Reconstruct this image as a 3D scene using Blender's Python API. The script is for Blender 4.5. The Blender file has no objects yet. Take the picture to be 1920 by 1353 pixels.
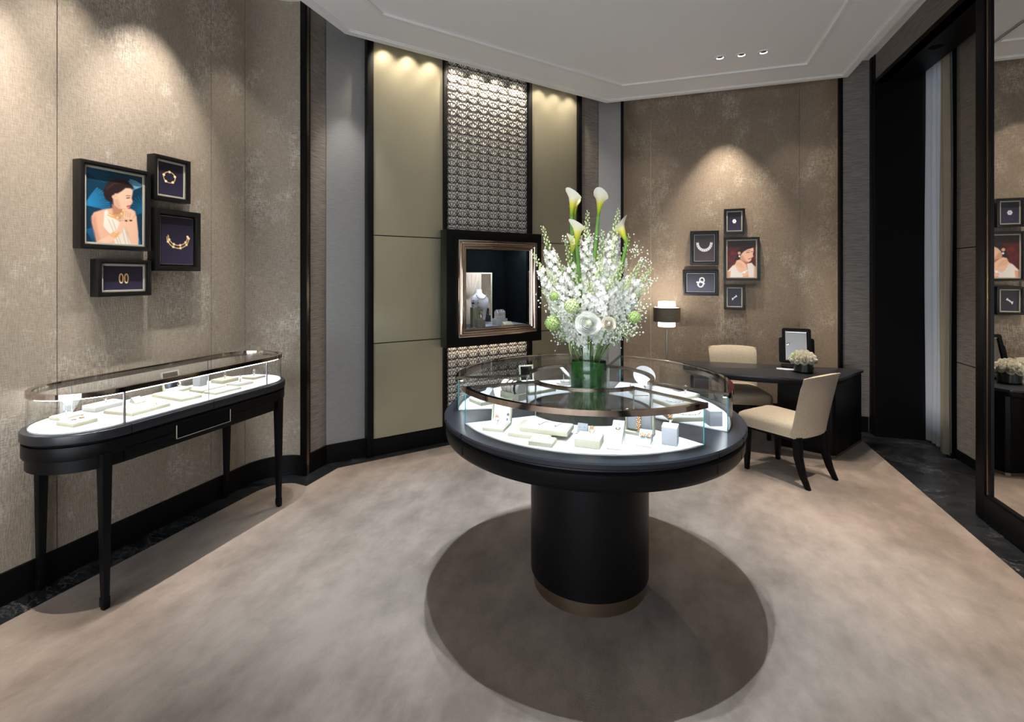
import bpy, bmesh, math, random
import numpy as np
from mathutils import Vector, Matrix
random.seed(7)
PI = math.pi
D2R = PI / 180
sc = bpy.context.scene
COL = sc.collection

# ------------------------------------------------------------------ camera
cam = bpy.data.cameras.new('camera')
cam_o = bpy.data.objects.new('camera', cam)
COL.objects.link(cam_o)
cam.sensor_width = 36.0
cam.sensor_fit = 'HORIZONTAL'
cam.lens = 916.57 / 1920 * 36.0
cam.shift_y = -(676.5 - 516.76) / 1920
cam.clip_start = 0.05
cam_o.location = (0, 0, 1.5)
cam_o.rotation_euler = (PI / 2, 0, 0.31197)
sc.camera = cam_o

# ------------------------------------------------------------------ world, exposure
w = bpy.data.worlds.new('world')
sc.world = w
w.use_nodes = True
w.node_tree.nodes['Background'].inputs[0].default_value = (0.55, 0.65, 0.8, 1)
w.node_tree.nodes['Background'].inputs[1].default_value = 0.0
sc.view_settings.view_transform = 'Standard'
sc.view_settings.look = 'None'
sc.view_settings.gamma = 1
sc.view_settings.exposure = 1.15
sc.view_settings.use_curve_mapping = False
sc.cycles.max_bounces = 8
sc.cycles.diffuse_bounces = 4
sc.cycles.glossy_bounces = 4
sc.cycles.transparent_max_bounces = 16
sc.cycles.transmission_bounces = 8
sc.cycles.adaptive_threshold = 0.04
sc.cycles.use_light_tree = False
sc.cycles.caustics_reflective = False
sc.cycles.caustics_refractive = False
sc.cycles.sample_clamp_indirect = 4.0

WARM = (1.0, 0.80, 0.58)
NEUT = (1.0, 0.93, 0.86)
COOL = (0.90, 0.95, 1.0)
LED = (0.86, 0.94, 1.0)
CEIL = 3.38      # dropped ceiling
TOP = 3.575      # upper ceiling

def spot(name, loc, target, watts, color, angle=60, blend=0.6, radius=0.02, parent=None):
    l = bpy.data.lights.new(name, 'SPOT')
    l.energy = watts
    l.color = color
    l.spot_size = angle * D2R
    l.spot_blend = blend
    l.shadow_soft_size = radius
    o = bpy.data.objects.new(name, l)
    COL.objects.link(o)
    o.location = loc
    d = Vector(target) - Vector(loc)
    o.rotation_euler = d.to_track_quat('-Z', 'Y').to_euler()
    return o

# ------------------------------------------------------------------ materials
def new_mat(name):
    m = bpy.data.materials.new(name)
    m.use_nodes = True
    nt = m.node_tree
    b = nt.nodes['Principled BSDF']
    return m, nt, b

def pmat(name, col, rough=0.5, metal=0.0, spec=0.5, coat=0.0, sheen=0.0, vary=0.0, vscale=8.0, bump=0.0, bscale=200.0,
         emit=None, estr=0.0, trans=0.0, subs=0.0):
    m, nt, b = new_mat(name)
    b.inputs['Base Color'].default_value = (*col, 1)
    b.inputs['Roughness'].default_value = rough
    b.inputs['Metallic'].default_value = metal
    b.inputs['Specular IOR Level'].default_value = spec
    b.inputs['Coat Weight'].default_value = coat
    b.inputs['Sheen Weight'].default_value = sheen
    b.inputs['Transmission Weight'].default_value = trans
    if emit:
        b.inputs['Emission Color'].default_value = (*emit, 1)
        b.inputs['Emission Strength'].default_value = estr
    tc = None
    if vary > 0:
        tc = nt.nodes.new('ShaderNodeTexCoord')
        n = nt.nodes.new('ShaderNodeTexNoise')
        n.inputs['Scale'].default_value = vscale
        n.inputs['Detail'].default_value = 5
        nt.links.new(tc.outputs['Object'], n.inputs['Vector'])
        r = nt.nodes.new('ShaderNodeValToRGB')
        r.color_ramp.elements[0].position = 0.3
        r.color_ramp.elements[1].position = 0.7
        r.color_ramp.elements[0].color = (*[c * (1 - vary) for c in col], 1)
        r.color_ramp.elements[1].color = (*[min(1, c * (1 + vary)) for c in col], 1)
        nt.links.new(n.outputs['Fac'], r.inputs['Fac'])
        nt.links.new(r.outputs['Color'], b.inputs['Base Color'])
    if bump > 0:
        if tc is None:
            tc = nt.nodes.new('ShaderNodeTexCoord')
        n2 = nt.nodes.new('ShaderNodeTexNoise')
        n2.inputs['Scale'].default_value = bscale
        n2.inputs['Detail'].default_value = 3
        nt.links.new(tc.outputs['Object'], n2.inputs['Vector'])
        bp = nt.nodes.new('ShaderNodeBump')
        bp.inputs['Strength'].default_value = bump
        bp.inputs['Distance'].default_value = 0.002
        nt.links.new(n2.outputs['Fac'], bp.inputs['Height'])
        nt.links.new(bp.outputs['Normal'], b.inputs['Normal'])
    return m

def noise(nt, vec, scale, detail=4, sx=1, sy=1, sz=1, rough=0.55):
    mp = nt.nodes.new('ShaderNodeMapping')
    mp.inputs['Scale'].default_value = (sx, sy, sz)
    nt.links.new(vec, mp.inputs['Vector'])
    n = nt.nodes.new('ShaderNodeTexNoise')
    n.inputs['Scale'].default_value = scale
    n.inputs['Detail'].default_value = detail
    n.inputs['Roughness'].default_value = rough
    nt.links.new(mp.outputs['Vector'], n.inputs['Vector'])
    return n.outputs['Fac']

def math_n(nt, op, a, b=None, clamp=False):
    n = nt.nodes.new('ShaderNodeMath')
    n.operation = op
    n.use_clamp = clamp
    for i, v in enumerate((a, b)):
        if v is None:
            continue
        if isinstance(v, (int, float)):
            n.inputs[i].default_value = v
        else:
            nt.links.new(v, n.inputs[i])
    return n.outputs[0]

def remap(nt, v, a, b, c=0.0, d=1.0):
    n = nt.nodes.new('ShaderNodeMapRange')
    n.inputs[1].default_value = a
    n.inputs[2].default_value = b
    n.inputs[3].default_value = c
    n.inputs[4].default_value = d
    nt.links.new(v, n.inputs[0])
    return n.outputs[0]

def mixc(nt, f, a, b):
    n = nt.nodes.new('ShaderNodeMix')
    n.data_type = 'RGBA'
    if isinstance(f, (int, float)):
        n.inputs[0].default_value = f
    else:
        nt.links.new(f, n.inputs[0])
    for i, v in ((6, a), (7, b)):
        if isinstance(v, tuple):
            n.inputs[i].default_value = (*v, 1)
        else:
            nt.links.new(v, n.inputs[i])
    return n.outputs[2]

def fabric_wall(name, dark, mid, light, fleck=0.5):
    """woven wall covering with worn silvery patches"""
    m, nt, b = new_mat(name)
    tc = nt.nodes.new('ShaderNodeTexCoord').outputs['Object']
    warp = noise(nt, tc, 60, 3, 3.2, 3.2, 0.5)
    weft = noise(nt, tc, 60, 3, 0.5, 0.5, 4)
    weave = math_n(nt, 'ADD', warp, weft)
    weave = remap(nt, weave, 0.72, 1.28)
    patch = noise(nt, tc, 2.6, 6, 1, 1, 0.8, 0.68)
    pm = remap(nt, patch, 0.50, 0.66)
    cloud = remap(nt, noise(nt, tc, 1.1, 3, 1, 1, 0.5), 0.35, 0.65)
    base = mixc(nt, weave, dark, mid)
    base = mixc(nt, math_n(nt, 'MULTIPLY', cloud, 0.35), base, mid)
    fl = math_n(nt, 'MULTIPLY', pm, remap(nt, weave, 0.25, 0.8), True)
    colr = mixc(nt, math_n(nt, 'MULTIPLY', fl, fleck), base, light)
    nt.links.new(colr, b.inputs['Base Color'])
    nt.links.new(remap(nt, fl, 0, 1, 0.62, 0.38), b.inputs['Roughness'])
    nt.links.new(remap(nt, fl, 0, 1, 0.15, 0.55), b.inputs['Metallic'])
    bp = nt.nodes.new('ShaderNodeBump')
    bp.inputs['Strength'].default_value = 0.55
    bp.inputs['Distance'].default_value = 0.003
    nt.links.new(weave, bp.inputs['Height'])
    nt.links.new(bp.outputs['Normal'], b.inputs['Normal'])
    return m

def streak_mat(name, dark, light, sz=14, rough=0.5, metal=0.2, bump=0.4, scale=18):
    """horizontal grass-cloth / brushed streaks"""
    m, nt, b = new_mat(name)
    tc = nt.nodes.new('ShaderNodeTexCoord').outputs['Object']
    s1 = noise(nt, tc, scale, 4, 0.6, 0.6, sz)
    s2 = noise(nt, tc, scale * 2.3, 3, 0.5, 0.5, sz)
    s = remap(nt, math_n(nt, 'ADD', s1, s2), 0.75, 1.25)
    nt.links.new(mixc(nt, s, dark, light), b.inputs['Base Color'])
    b.inputs['Roughness'].default_value = rough
    b.inputs['Metallic'].default_value = metal
    bp = nt.nodes.new('ShaderNodeBump')
    bp.inputs['Strength'].default_value = bump
    bp.inputs['Distance'].default_value = 0.002
    nt.links.new(s, bp.inputs['Height'])
    nt.links.new(bp.outputs['Normal'], b.inputs['Normal'])
    return m

def carpet_mat():
    m, nt, b = new_mat('carpet')
    tc = nt.nodes.new('ShaderNodeTexCoord').outputs['Object']
    a = noise(nt, tc, 1.7, 6, 1, 0.55, 1, 0.6)
    c = noise(nt, tc, 6, 5, 1, 0.6, 1, 0.65)
    f = noise(nt, tc, 170, 2)
    mixv = math_n(nt, 'ADD', math_n(nt, 'MULTIPLY', a, 0.5), math_n(nt, 'MULTIPLY', c, 0.5))
    v = remap(nt, mixv, 0.40, 0.60)
    colr = mixc(nt, v, (0.165, 0.124, 0.095), (0.300, 0.235, 0.187))
    colr = mixc(nt, math_n(nt, 'MULTIPLY', f, 0.3), colr, (0.145, 0.115, 0.093))
    nt.links.new(colr, b.inputs['Base Color'])
    b.inputs['Roughness'].default_value = 0.95
    b.inputs['Specular IOR Level'].default_value = 0.15
    b.inputs['Sheen Weight'].default_value = 0.15
    bp = nt.nodes.new('ShaderNodeBump')
    bp.inputs['Strength'].default_value = 0.3
    bp.inputs['Distance'].default_value = 0.004
    nt.links.new(f, bp.inputs['Height'])
    nt.links.new(bp.outputs['Normal'], b.inputs['Normal'])
    return m

def marble_mat():
    m, nt, b = new_mat('black_marble')
    tc = nt.nodes.new('ShaderNodeTexCoord').outputs['Object']
    a = noise(nt, tc, 5, 6, 1, 2.2, 1, 0.7)
    vein = remap(nt, math_n(nt, 'ABSOLUTE', math_n(nt, 'SUBTRACT', a, 0.5)), 0.0, 0.012, 1, 0)
    k = remap(nt, noise(nt, tc, 3, 3), 0.5, 0.62)
    vein = math_n(nt, 'MULTIPLY', vein, k)
    spk = remap(nt, noise(nt, tc, 60, 2), 0.70, 0.74)
    vein = math_n(nt, 'MAXIMUM', math_n(nt, 'MULTIPLY', vein, 0.55), math_n(nt, 'MULTIPLY', spk, 0.5))
    base = mixc(nt, remap(nt, a, 0.35, 0.65), (0.005, 0.0055, 0.0065), (0.016, 0.0175, 0.020))
    nt.links.new(mixc(nt, vein, base, (0.30, 0.30, 0.29)), b.inputs['Base Color'])
    b.inputs['Roughness'].default_value = 0.32
    return m

def glass_mat(name, tint=(0.992, 0.996, 0.995), ior=1.45, edge=None, rough=0.0):
    """thin sheet glass: clear with fresnel reflections"""
    m = bpy.data.materials.new(name)
    m.use_nodes = True
    nt = m.node_tree
    nt.nodes.clear()
    out = nt.nodes.new('ShaderNodeOutputMaterial')
    mx = nt.nodes.new('ShaderNodeMixShader')
    tr = nt.nodes.new('ShaderNodeBsdfTransparent')
    tr.inputs[0].default_value = (*tint, 1)
    gl = nt.nodes.new('ShaderNodeBsdfGlossy')
    gl.inputs['Roughness'].default_value = rough
    lw_ = nt.nodes.new('ShaderNodeLayerWeight')
    lw_.inputs[0].default_value = 0.5
    f0 = ((ior - 1) / (ior + 1)) ** 2
    p5 = math_n(nt, 'POWER', lw_.outputs['Facing'], 5.0)
    fr = math_n(nt, 'ADD', math_n(nt, 'MULTIPLY', p5, (1 - f0) * 0.75), f0)
    nt.links.new(fr, mx.inputs[0])
    nt.links.new(tr.outputs[0], mx.inputs[1])
    nt.links.new(gl.outputs[0], mx.inputs[2])
    nt.links.new(mx.outputs[0], out.inputs[0])
    return m

def emit_mat(name, col, strength):
    m = bpy.data.materials.new(name)
    m.use_nodes = True
    nt = m.node_tree
    nt.nodes.clear()
    out = nt.nodes.new('ShaderNodeOutputMaterial')
    e = nt.nodes.new('ShaderNodeEmission')
    e.inputs[0].default_value = (*col, 1)
    e.inputs[1].default_value = strength
    nt.links.new(e.outputs[0], out.inputs[0])
    return m

def petal_mat(name, col, trans=0.3, grad=None):
    m, nt, b = new_mat(name)
    b.inputs['Base Color'].default_value = (*col, 1)
    b.inputs['Roughness'].default_value = 0.6
    b.inputs['Subsurface Weight'].default_value = 0.0
    tl = nt.nodes.new('ShaderNodeBsdfTranslucent')
    tl.inputs[0].default_value = (*col, 1)
    mx = nt.nodes.new('ShaderNodeMixShader')
    mx.inputs[0].default_value = trans
    out = nt.nodes['Material Output']
    nt.links.new(b.outputs[0], mx.inputs[1])
    nt.links.new(tl.outputs[0], mx.inputs[2])
    nt.links.new(mx.outputs[0], out.inputs[0])
    if grad:  # colour along the flower's own length (local z)
        tc = nt.nodes.new('ShaderNodeTexCoord')
        sp = nt.nodes.new('ShaderNodeSeparateXYZ')
        nt.links.new(tc.outputs['Object'], sp.inputs[0])
        r = nt.nodes.new('ShaderNodeValToRGB')
        els = r.color_ramp.elements
        zmax = grad[-1][0]
        els[0].position = 0
        els[0].color = (*grad[0][1], 1)
        els[1].position = 1
        els[1].color = (*grad[-1][1], 1)
        for p, c in grad[1:-1]:
            e = els.new(p / zmax)
            e.color = (*c, 1)
        dv = math_n(nt, 'DIVIDE', sp.outputs[2], zmax)
        nt.links.new(dv, r.inputs[0])
        nt.links.new(r.outputs[0], b.inputs['Base Color'])
        nt.links.new(r.outputs[0], tl.inputs[0])
    return m

M = {}
M['carpet'] = carpet_mat()
M['marble'] = marble_mat()
M['wall_fabric'] = fabric_wall('wall_fabric', (0.205, 0.165, 0.125), (0.36, 0.30, 0.235), (0.66, 0.60, 0.52), 0.75)
M['wall_fabric_back'] = fabric_wall('wall_fabric_shaded', (0.18, 0.135, 0.095), (0.30, 0.237, 0.175), (0.64, 0.56, 0.45), 0.62)  # same cloth as the left wall, its weaker light put into darker colours
M['grass'] = streak_mat('grasscloth', (0.15, 0.13, 0.115), (0.33, 0.295, 0.265), 14, 0.55, 0.15, 0.6, 12)
M['silk'] = streak_mat('silver_silk', (0.25, 0.245, 0.24), (0.33, 0.32, 0.31), 16, 0.42, 0.45, 0.12, 22)
M['gold_leaf'] = pmat('champagne_leaf', (0.45, 0.42, 0.305), 0.33, 0.7, vary=0.05, vscale=2.0, bump=0.15, bscale=90)
M['black'] = pmat('black_lacquer', (0.002, 0.0019, 0.002), 0.45, 0, 0.16)
M['black_satin'] = pmat('black_satin_wood', (0.0018, 0.0018, 0.0021), 0.42, 0, 0.16)
M['deck'] = pmat('black_deck_sheen_tint', (0.012, 0.0135, 0.0185), 0.34, 0, 0.5)  # blue-grey sheen of the black tops mixed into the base colour
M['black_matt'] = pmat('black_matt', (0.003, 0.003, 0.0035), 0.8, 0, 0.1)
M['ceiling'] = pmat('ceiling_paint', (0.86, 0.865, 0.86), 0.85, 0, 0.2)
M['moulding'] = pmat('ceiling_moulding_paint', (0.82, 0.815, 0.80), 0.8, 0, 0.2)
M['bronze'] = pmat('polished_bronze', (0.64, 0.545, 0.47), 0.07, 1.0)
M['bronze_dark'] = pmat('dark_bronze', (0.20, 0.165, 0.135), 0.16, 1.0)
M['bronze_brush'] = pmat('brushed_bronze', (0.33, 0.25, 0.175), 0.33, 1.0)
M['brass'] = pmat('brass_inlay', (0.50, 0.38, 0.24), 0.35, 1.0)
M['chrome'] = pmat('chrome', (0.78, 0.79, 0.80), 0.12, 1.0)
M['nickel'] = pmat('brushed_nickel', (0.50, 0.47, 0.43), 0.32, 1.0)
M['gold'] = pmat('rose_gold', (0.83, 0.52, 0.30), 0.2, 1.0)
M['silver'] = pmat('bright_silver', (0.88, 0.89, 0.92), 0.15, 1.0)
M['gem'] = pmat('cut_diamond', (0.95, 0.97, 1.0), 0.05, 0.5, 1.0)
M['glass'] = glass_mat('case_glass')
M['glass_top'] = glass_mat('case_glass_top', (0.992, 0.996, 0.995), 1.45)
M['glass_edge'] = pmat('green_glass_edge', (0.05, 0.42, 0.44), 0.12, 0, 0.8)
M['vase_glass'] = glass_mat('vase_glass', (0.97, 0.985, 0.975), 1.5)
M['case_floor'] = pmat('white_suede', (0.80, 0.80, 0.79), 0.9, 0, 0.1, bump=0.05, bscale=300)
M['pad'] = pmat('white_leather_pad', (0.80, 0.80, 0.775), 0.7, 0, 0.3)
M['cream'] = pmat('cream_leather', (0.56, 0.54, 0.41), 0.6, 0, 0.3)
M['grey_pad'] = pmat('pale_grey_suede', (0.46, 0.475, 0.50), 0.85, 0, 0.2)
M['olive_pad'] = pmat('olive_suede', (0.22, 0.22, 0.13), 0.8)
M['taupe_pad'] = pmat('taupe_suede', (0.20, 0.18, 0.155), 0.8)
M['led'] = emit_mat('led_strip', LED, 17.0)
M['led_warm'] = emit_mat('led_strip_warm', (1.0, 0.82, 0.62), 6.0)
M['mirror'] = pmat('mirror', (0.80, 0.79, 0.77), 0.01, 1.0)
M['linen'] = pmat('beige_linen', (0.45, 0.38, 0.285), 0.85, 0, 0.2, sheen=0.1, vary=0.10, vscale=90, bump=0.35, bscale=240)
M['piping'] = pmat('linen_piping', (0.44, 0.36, 0.26), 0.85)
M['velvet_dark'] = pmat('midnight_velvet', (0.018, 0.016, 0.030), 0.9)
M['frame_black'] = pmat('frame_black', (0.0045, 0.0042, 0.004), 0.34, 0, 0.4)
M['frame_cream'] = pmat('frame_cream_lining', (0.42, 0.39, 0.31), 0.6)
M['petal'] = petal_mat('white_petal', (0.90, 0.91, 0.87), 0.30)
M['petal_cream'] = petal_mat('cream_petal', (0.84, 0.80, 0.69), 0.25)
M['petal_green'] = petal_mat('lime_petal', (0.46, 0.62, 0.22), 0.25)
M['bud'] = petal_mat('pale_green_bud', (0.62, 0.72, 0.38), 0.2)
M['calla'] = petal_mat('calla_spathe', (0.85, 0.85, 0.78), 0.3,
                       [(0.0, (0.12, 0.26, 0.02)), (0.03, (0.34, 0.48, 0.02)), (0.062, (0.70, 0.66, 0.07)), (0.092, (0.86, 0.84, 0.66)), (0.13, (0.86, 0.86, 0.80))])
M['spadix'] = pmat('yellow_spadix', (0.75, 0.55, 0.06), 0.7)
M['stem'] = pmat('green_stem', (0.10, 0.23, 0.035), 0.5, vary=0.25, vscale=20)
M['stem_pale'] = pmat('pale_green_stem', (0.34, 0.42, 0.20), 0.6)
M['leaf'] = petal_mat('green_leaf', (0.08, 0.20, 0.03), 0.2)
M['leaf_edge'] = petal_mat('cream_green_leaf', (0.55, 0.58, 0.32), 0.2)
M['vase_leaf'] = pmat('wrapped_leaf', (0.008, 0.085, 0.006), 0.2, 0, 0.6, vary=0.7, vscale=9)
M['water'] = glass_mat('water', (0.82, 0.92, 0.84), 1.33)
M['lamp_white'] = pmat('white_lamp_shade', (0.85, 0.84, 0.82), 0.8, emit=(1.0, 0.96, 0.92), estr=1.1)
M['lamp_bronze'] = streak_mat('bronze_lamp_band', (0.085, 0.072, 0.052), (0.19, 0.165, 0.125), 10, 0.5, 0.3, 0.4, 30)
M['bust'] = pmat('white_bust_leatherette', (0.70, 0.72, 0.80), 0.55)
M['blue_velvet'] = pmat('slate_blue_velvet', (0.30, 0.34, 0.45), 0.9)
M['niche'] = streak_mat('niche_drape', (0.0007, 0.0014, 0.0019), (0.0030, 0.0052, 0.0068), 0.05, 0.8, 0, 0.0, 10)
M['niche'].node_tree.nodes['Principled BSDF'].inputs['Specular IOR Level'].default_value = 0.05
M['curtain_sheer'] = petal_mat('sheer_curtain', (0.66, 0.67, 0.68), 0.45)
M['curtain_beige'] = petal_mat('beige_curtain', (0.36, 0.31, 0.23), 0.2)
M['window'] = emit_mat('window_daylight', (0.62, 0.78, 1.0), 0.7)
M['sun_paper'] = pmat('blush_sunburst_paper', (0.62, 0.50, 0.42), 0.6)
M['trim_lit'] = emit_mat('downlight_glow_cool', (0.72, 0.86, 1.0), 3.0)
M['trim_lit_warm'] = emit_mat('downlight_glow_warm', (1.0, 0.93, 0.76), 3.0)
M['lattice_back'] = pmat('cream_lattice_backing', (0.80, 0.77, 0.68), 0.5, 0.2)
M['lattice'] = pmat('dark_lattice', (0.022, 0.018, 0.016), 0.45, 0.2)
M['dark_mirror'] = pmat('dark_mirror', (0.30, 0.33, 0.38), 0.12, 1.0)

for n in ('trim_lit', 'trim_lit_warm', 'lamp_white'):
    M[n].cycles.emission_sampling = 'NONE'

# ------------------------------------------------------------------ mesh helpers
def link(name, me, mat=None, parent=None):
    o = bpy.data.objects.new(name, me)
    COL.objects.link(o)
    if mat is not None:
        me.materials.append(M[mat] if isinstance(mat, str) else mat)
    if parent is not None:
        o.parent = parent
    return o

def mesh(name, verts, faces, mat=None, parent=None, smooth=False, sharp=None):
    me = bpy.data.meshes.new(name)
    me.from_pydata([tuple(v) for v in verts], [], faces)
    me.update()
    if smooth:
        for p in me.polygons:
            p.use_smooth = True
        if sharp:
            me.set_sharp_from_angle(angle=sharp * D2R)
    return link(name, me, mat, parent)

def from_bm(name, bm, mat=None, parent=None, smooth=False, sharp=None):
    me = bpy.data.meshes.new(name)
    bm.normal_update()
    bm.to_mesh(me)
    bm.free()
    if smooth:
        for p in me.polygons:
            p.use_smooth = True
        if sharp:
            me.set_sharp_from_angle(angle=sharp * D2R)
    return link(name, me, mat, parent)

class MB:
    """collects simple shapes into one mesh"""
    def __init__(s):
        s.v = []
        s.f = []
    def add(s, v, f):
        n = len(s.v)
        s.v += [tuple(p) for p in v]
        s.f += [tuple(i + n for i in q) for q in f]
        return s
    def box(s, x0, x1, y0, y1, z0, z1):
        v = [(x0, y0, z0), (x1, y0, z0), (x1, y1, z0), (x0, y1, z0), (x0, y0, z1), (x1, y0, z1), (x1, y1, z1), (x0, y1, z1)]
        return s.add(v, [(3, 2, 1, 0), (4, 5, 6, 7), (0, 1, 5, 4), (1, 2, 6, 5), (2, 3, 7, 6), (3, 0, 4, 7)])
    def prism(s, poly, z0, z1):
        n = len(poly)
        v = [(p[0], p[1], z0) for p in poly] + [(p[0], p[1], z1) for p in poly]
        f = [tuple(range(n - 1, -1, -1)), tuple(range(n, 2 * n))]
        f += [(i, (i + 1) % n, n + (i + 1) % n, n + i) for i in range(n)]
        return s.add(v, f)
    def ring(s, outer, inner, z0, z1, closed=True):
        n = len(outer)
        v = [(p[0], p[1], z0) for p in outer] + [(p[0], p[1], z0) for p in inner] + [(p[0], p[1], z1) for p in outer] + [(p[0], p[1], z1) for p in inner]
        f = []
        for i in range(n if closed else n - 1):
            j = (i + 1) % n
            f += [(i, j, 2 * n + j, 2 * n + i), (n + j, n + i, 3 * n + i, 3 * n + j),
                  (2 * n + i, 2 * n + j, 3 * n + j, 3 * n + i), (j, i, n + i, n + j)]
        if not closed:
            f += [(0, 2 * n, 3 * n, n), (n - 1, 2 * n - 1, 4 * n - 1, 3 * n - 1)]
        return s.add(v, f)
    def lathe(s, prof, seg=48, cx=0, cy=0, cap=True):
        v = []
        n = len(prof)
        for k in range(seg):
            a = 2 * PI * k / seg
            v += [(cx + r * math.cos(a), cy + r * math.sin(a), z) for r, z in prof]
        f = []
        for k in range(seg):
            j = (k + 1) % seg
            f += [(k * n + i, j * n + i, j * n + i + 1, k * n + i + 1) for i in range(n - 1)]
        if cap:
            f.append(tuple(k * n + n - 1 for k in range(seg)))
            f.append(tuple(k * n for k in range(seg - 1, -1, -1)))
        return s.add(v, f)
    def tube(s, pts, r, seg=6, r1=None, cap=True):
        pts = [Vector(p) for p in pts]
        n = len(pts)
        v = []
        up = Vector((0, 0, 1))
        for i, p in enumerate(pts):
            d = (pts[min(i + 1, n - 1)] - pts[max(i - 1, 0)])
            d = d.normalized() if d.length > 1e-9 else Vector((0, 0, 1))
            ref = up if abs(d.z) < 0.95 else Vector((1, 0, 0))
            a = d.cross(ref).normalized()
            b = d.cross(a).normalized()
            rr = r if r1 is None else r + (r1 - r) * i / max(1, n - 1)
            for k in range(seg):
                t = 2 * PI * k / seg
                v.append(p + a * (rr * math.cos(t)) + b * (rr * math.sin(t)))
        f = []
        for i in range(n - 1):
            for k in range(seg):
                j = (k + 1) % seg
                f.append((i * seg + k, i * seg + j, (i + 1) * seg + j, (i + 1) * seg + k))
        if cap:
            f.append(tuple(range(seg - 1, -1, -1)))
            f.append(tuple((n - 1) * seg + k for k in range(seg)))
        return s.add(v, f)
    def torus(s, c, R, r, axis='z', seg=18, sub=6, a0=0, a1=2 * PI):
        full = abs(a1 - a0 - 2 * PI) < 1e-6
        pts = []
        for i in range(seg + (0 if full else 1)):
            a = a0 + (a1 - a0) * i / seg
            ca, sa = R * math.cos(a), R * math.sin(a)
            pts.append({'z': (ca, sa, 0), 'y': (ca, 0, sa), 'x': (0, ca, sa)}[axis])
        pts = [(p[0] + c[0], p[1] + c[1], p[2] + c[2]) for p in pts]
        if full:
            pts.append(pts[0])
        return s.tube(pts, r, sub)
    def ball(s, c, r, u=8, v=6, sz=1.0):
        vs = [(c[0], c[1], c[2] - r * sz)]
        for j in range(1, v):
            ph = -PI / 2 + PI * j / v
            for i in range(u):
                t = 2 * PI * i / u
                vs.append((c[0] + r * math.cos(ph) * math.cos(t), c[1] + r * math.cos(ph) * math.sin(t), c[2] + r * sz * math.sin(ph)))
        vs.append((c[0], c[1], c[2] + r * sz))
        f = [(0, 1 + (i + 1) % u, 1 + i) for i in range(u)]
        for j in range(v - 2):
            for i in range(u):
                a = 1 + j * u + i
                b = 1 + j * u + (i + 1) % u
                f.append((a, b, b + u, a + u))
        L = len(vs) - 1
        f += [(L, 1 + (v - 2) * u + i, 1 + (v - 2) * u + (i + 1) % u) for i in range(u)]
        return s.add(vs, f)
    def xf(s, mat):
        s.v = [tuple(mat @ Vector(p)) for p in s.v]
        return s
    def build(s, name, mat=None, parent=None, smooth=False, sharp=40, bevel=0.0, seg=2):
        if bevel > 0:
            bm = bmesh.new()
            vs = [bm.verts.new(p) for p in s.v]
            for q in s.f:
                try:
                    bm.faces.new([vs[i] for i in q])
                except ValueError:
                    pass
            bm.normal_update()
            ed = [e for e in bm.edges if len(e.link_faces) == 2 and e.calc_face_angle(0) > 0.6]
            bmesh.ops.bevel(bm, geom=ed, offset=bevel, segments=seg, affect='EDGES', profile=0.6, clamp_overlap=True)
            return from_bm(name, bm, mat, parent, True, sharp)
        return mesh(name, s.v, s.f, mat, parent, smooth, sharp if smooth else None)

def tag(o, label=None, cat=None, group=None, kind=None):
    if label:
        o['label'] = label
    if cat:
        o['category'] = cat
    if group:
        o['group'] = group
    if kind:
        o['kind'] = kind
    return o

def thing(name, label, cat, loc=(0, 0, 0), rotz=0, group=None):
    o = bpy.data.objects.new(name, None)
    o.empty_display_size = 0.05
    COL.objects.link(o)
    o.location = loc
    o.rotation_euler = (0, 0, rotz)
    return tag(o, label, cat, group)

def struct(o):
    o['kind'] = 'structure'
    return o

def arc(cx, cy, r, a0, a1, n):
    return [(cx + r * math.cos((a0 + (a1 - a0) * i / n) * D2R), cy + r * math.sin((a0 + (a1 - a0) * i / n) * D2R)) for i in range(n + 1)]

def offset_line(pts, d):
    """offset an open polyline to its left by d"""
    out = []
    n = len(pts)
    for i in range(n):
        ns = []
        for a, b in ((i - 1, i), (i, i + 1)):
            if a < 0 or b >= n:
                continue
            dx, dy = pts[b][0] - pts[a][0], pts[b][1] - pts[a][1]
            L = math.hypot(dx, dy)
            ns.append((-dy / L, dx / L))
        if len(ns) == 2:
            mx, my = ns[0][0] + ns[1][0], ns[0][1] + ns[1][1]
            k = 2 / (mx * mx + my * my)
            out.append((pts[i][0] + mx * k * d, pts[i][1] + my * k * d))
        else:
            out.append((pts[i][0] + ns[0][0] * d, pts[i][1] + ns[0][1] * d))
    return out

def strip(pts, t, z0, z1):
    """vertical slab following pts; thickness t to the left (into the wall)"""
    return MB().ring(pts, offset_line(pts, t), z0, z1, closed=False)

# ------------------------------------------------------------------ room shell
Y0 = -2.2
XL, XP = -2.90, -2.62      # left wall, left pilaster plane
YB, YP = 5.81, 5.53        # back wall, back pilaster plane
XR = 1.835                 # right wall plane
BB = 0.145                 # baseboard height
CH_A = 39.4 * D2R
CE = (math.sin(CH_A), math.cos(CH_A))     # along the chamfer wall
CN = (math.cos(CH_A), -math.sin(CH_A))    # out of it, to the room
CP = (-2.35, 3.507)

fl = MB().prism([(-3.2, Y0 - .1), (2.75, Y0 - .1), (2.75, 6.2), (-3.2, 6.2)], -0.1, -0.004)
struct(fl.build('floor', 'marble'))
carpet = [(1.67, Y0), (1.67, 5.38), (1.43, 5.38), (1.30, 5.64), (-0.22, 5.64), (-0.35, 5.38), (-0.686, 5.38), (-2.466, 3.216), (-2.466, 2.869),
          (-2.58, 2.885), (-2.65, 2.86), (-2.71, 2.80), (-2.737, 2.70), (-2.737, Y0)]
struct(MB().prism(carpet, -0.004, 0.0).build('floor_carpet', 'carpet'))

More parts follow.
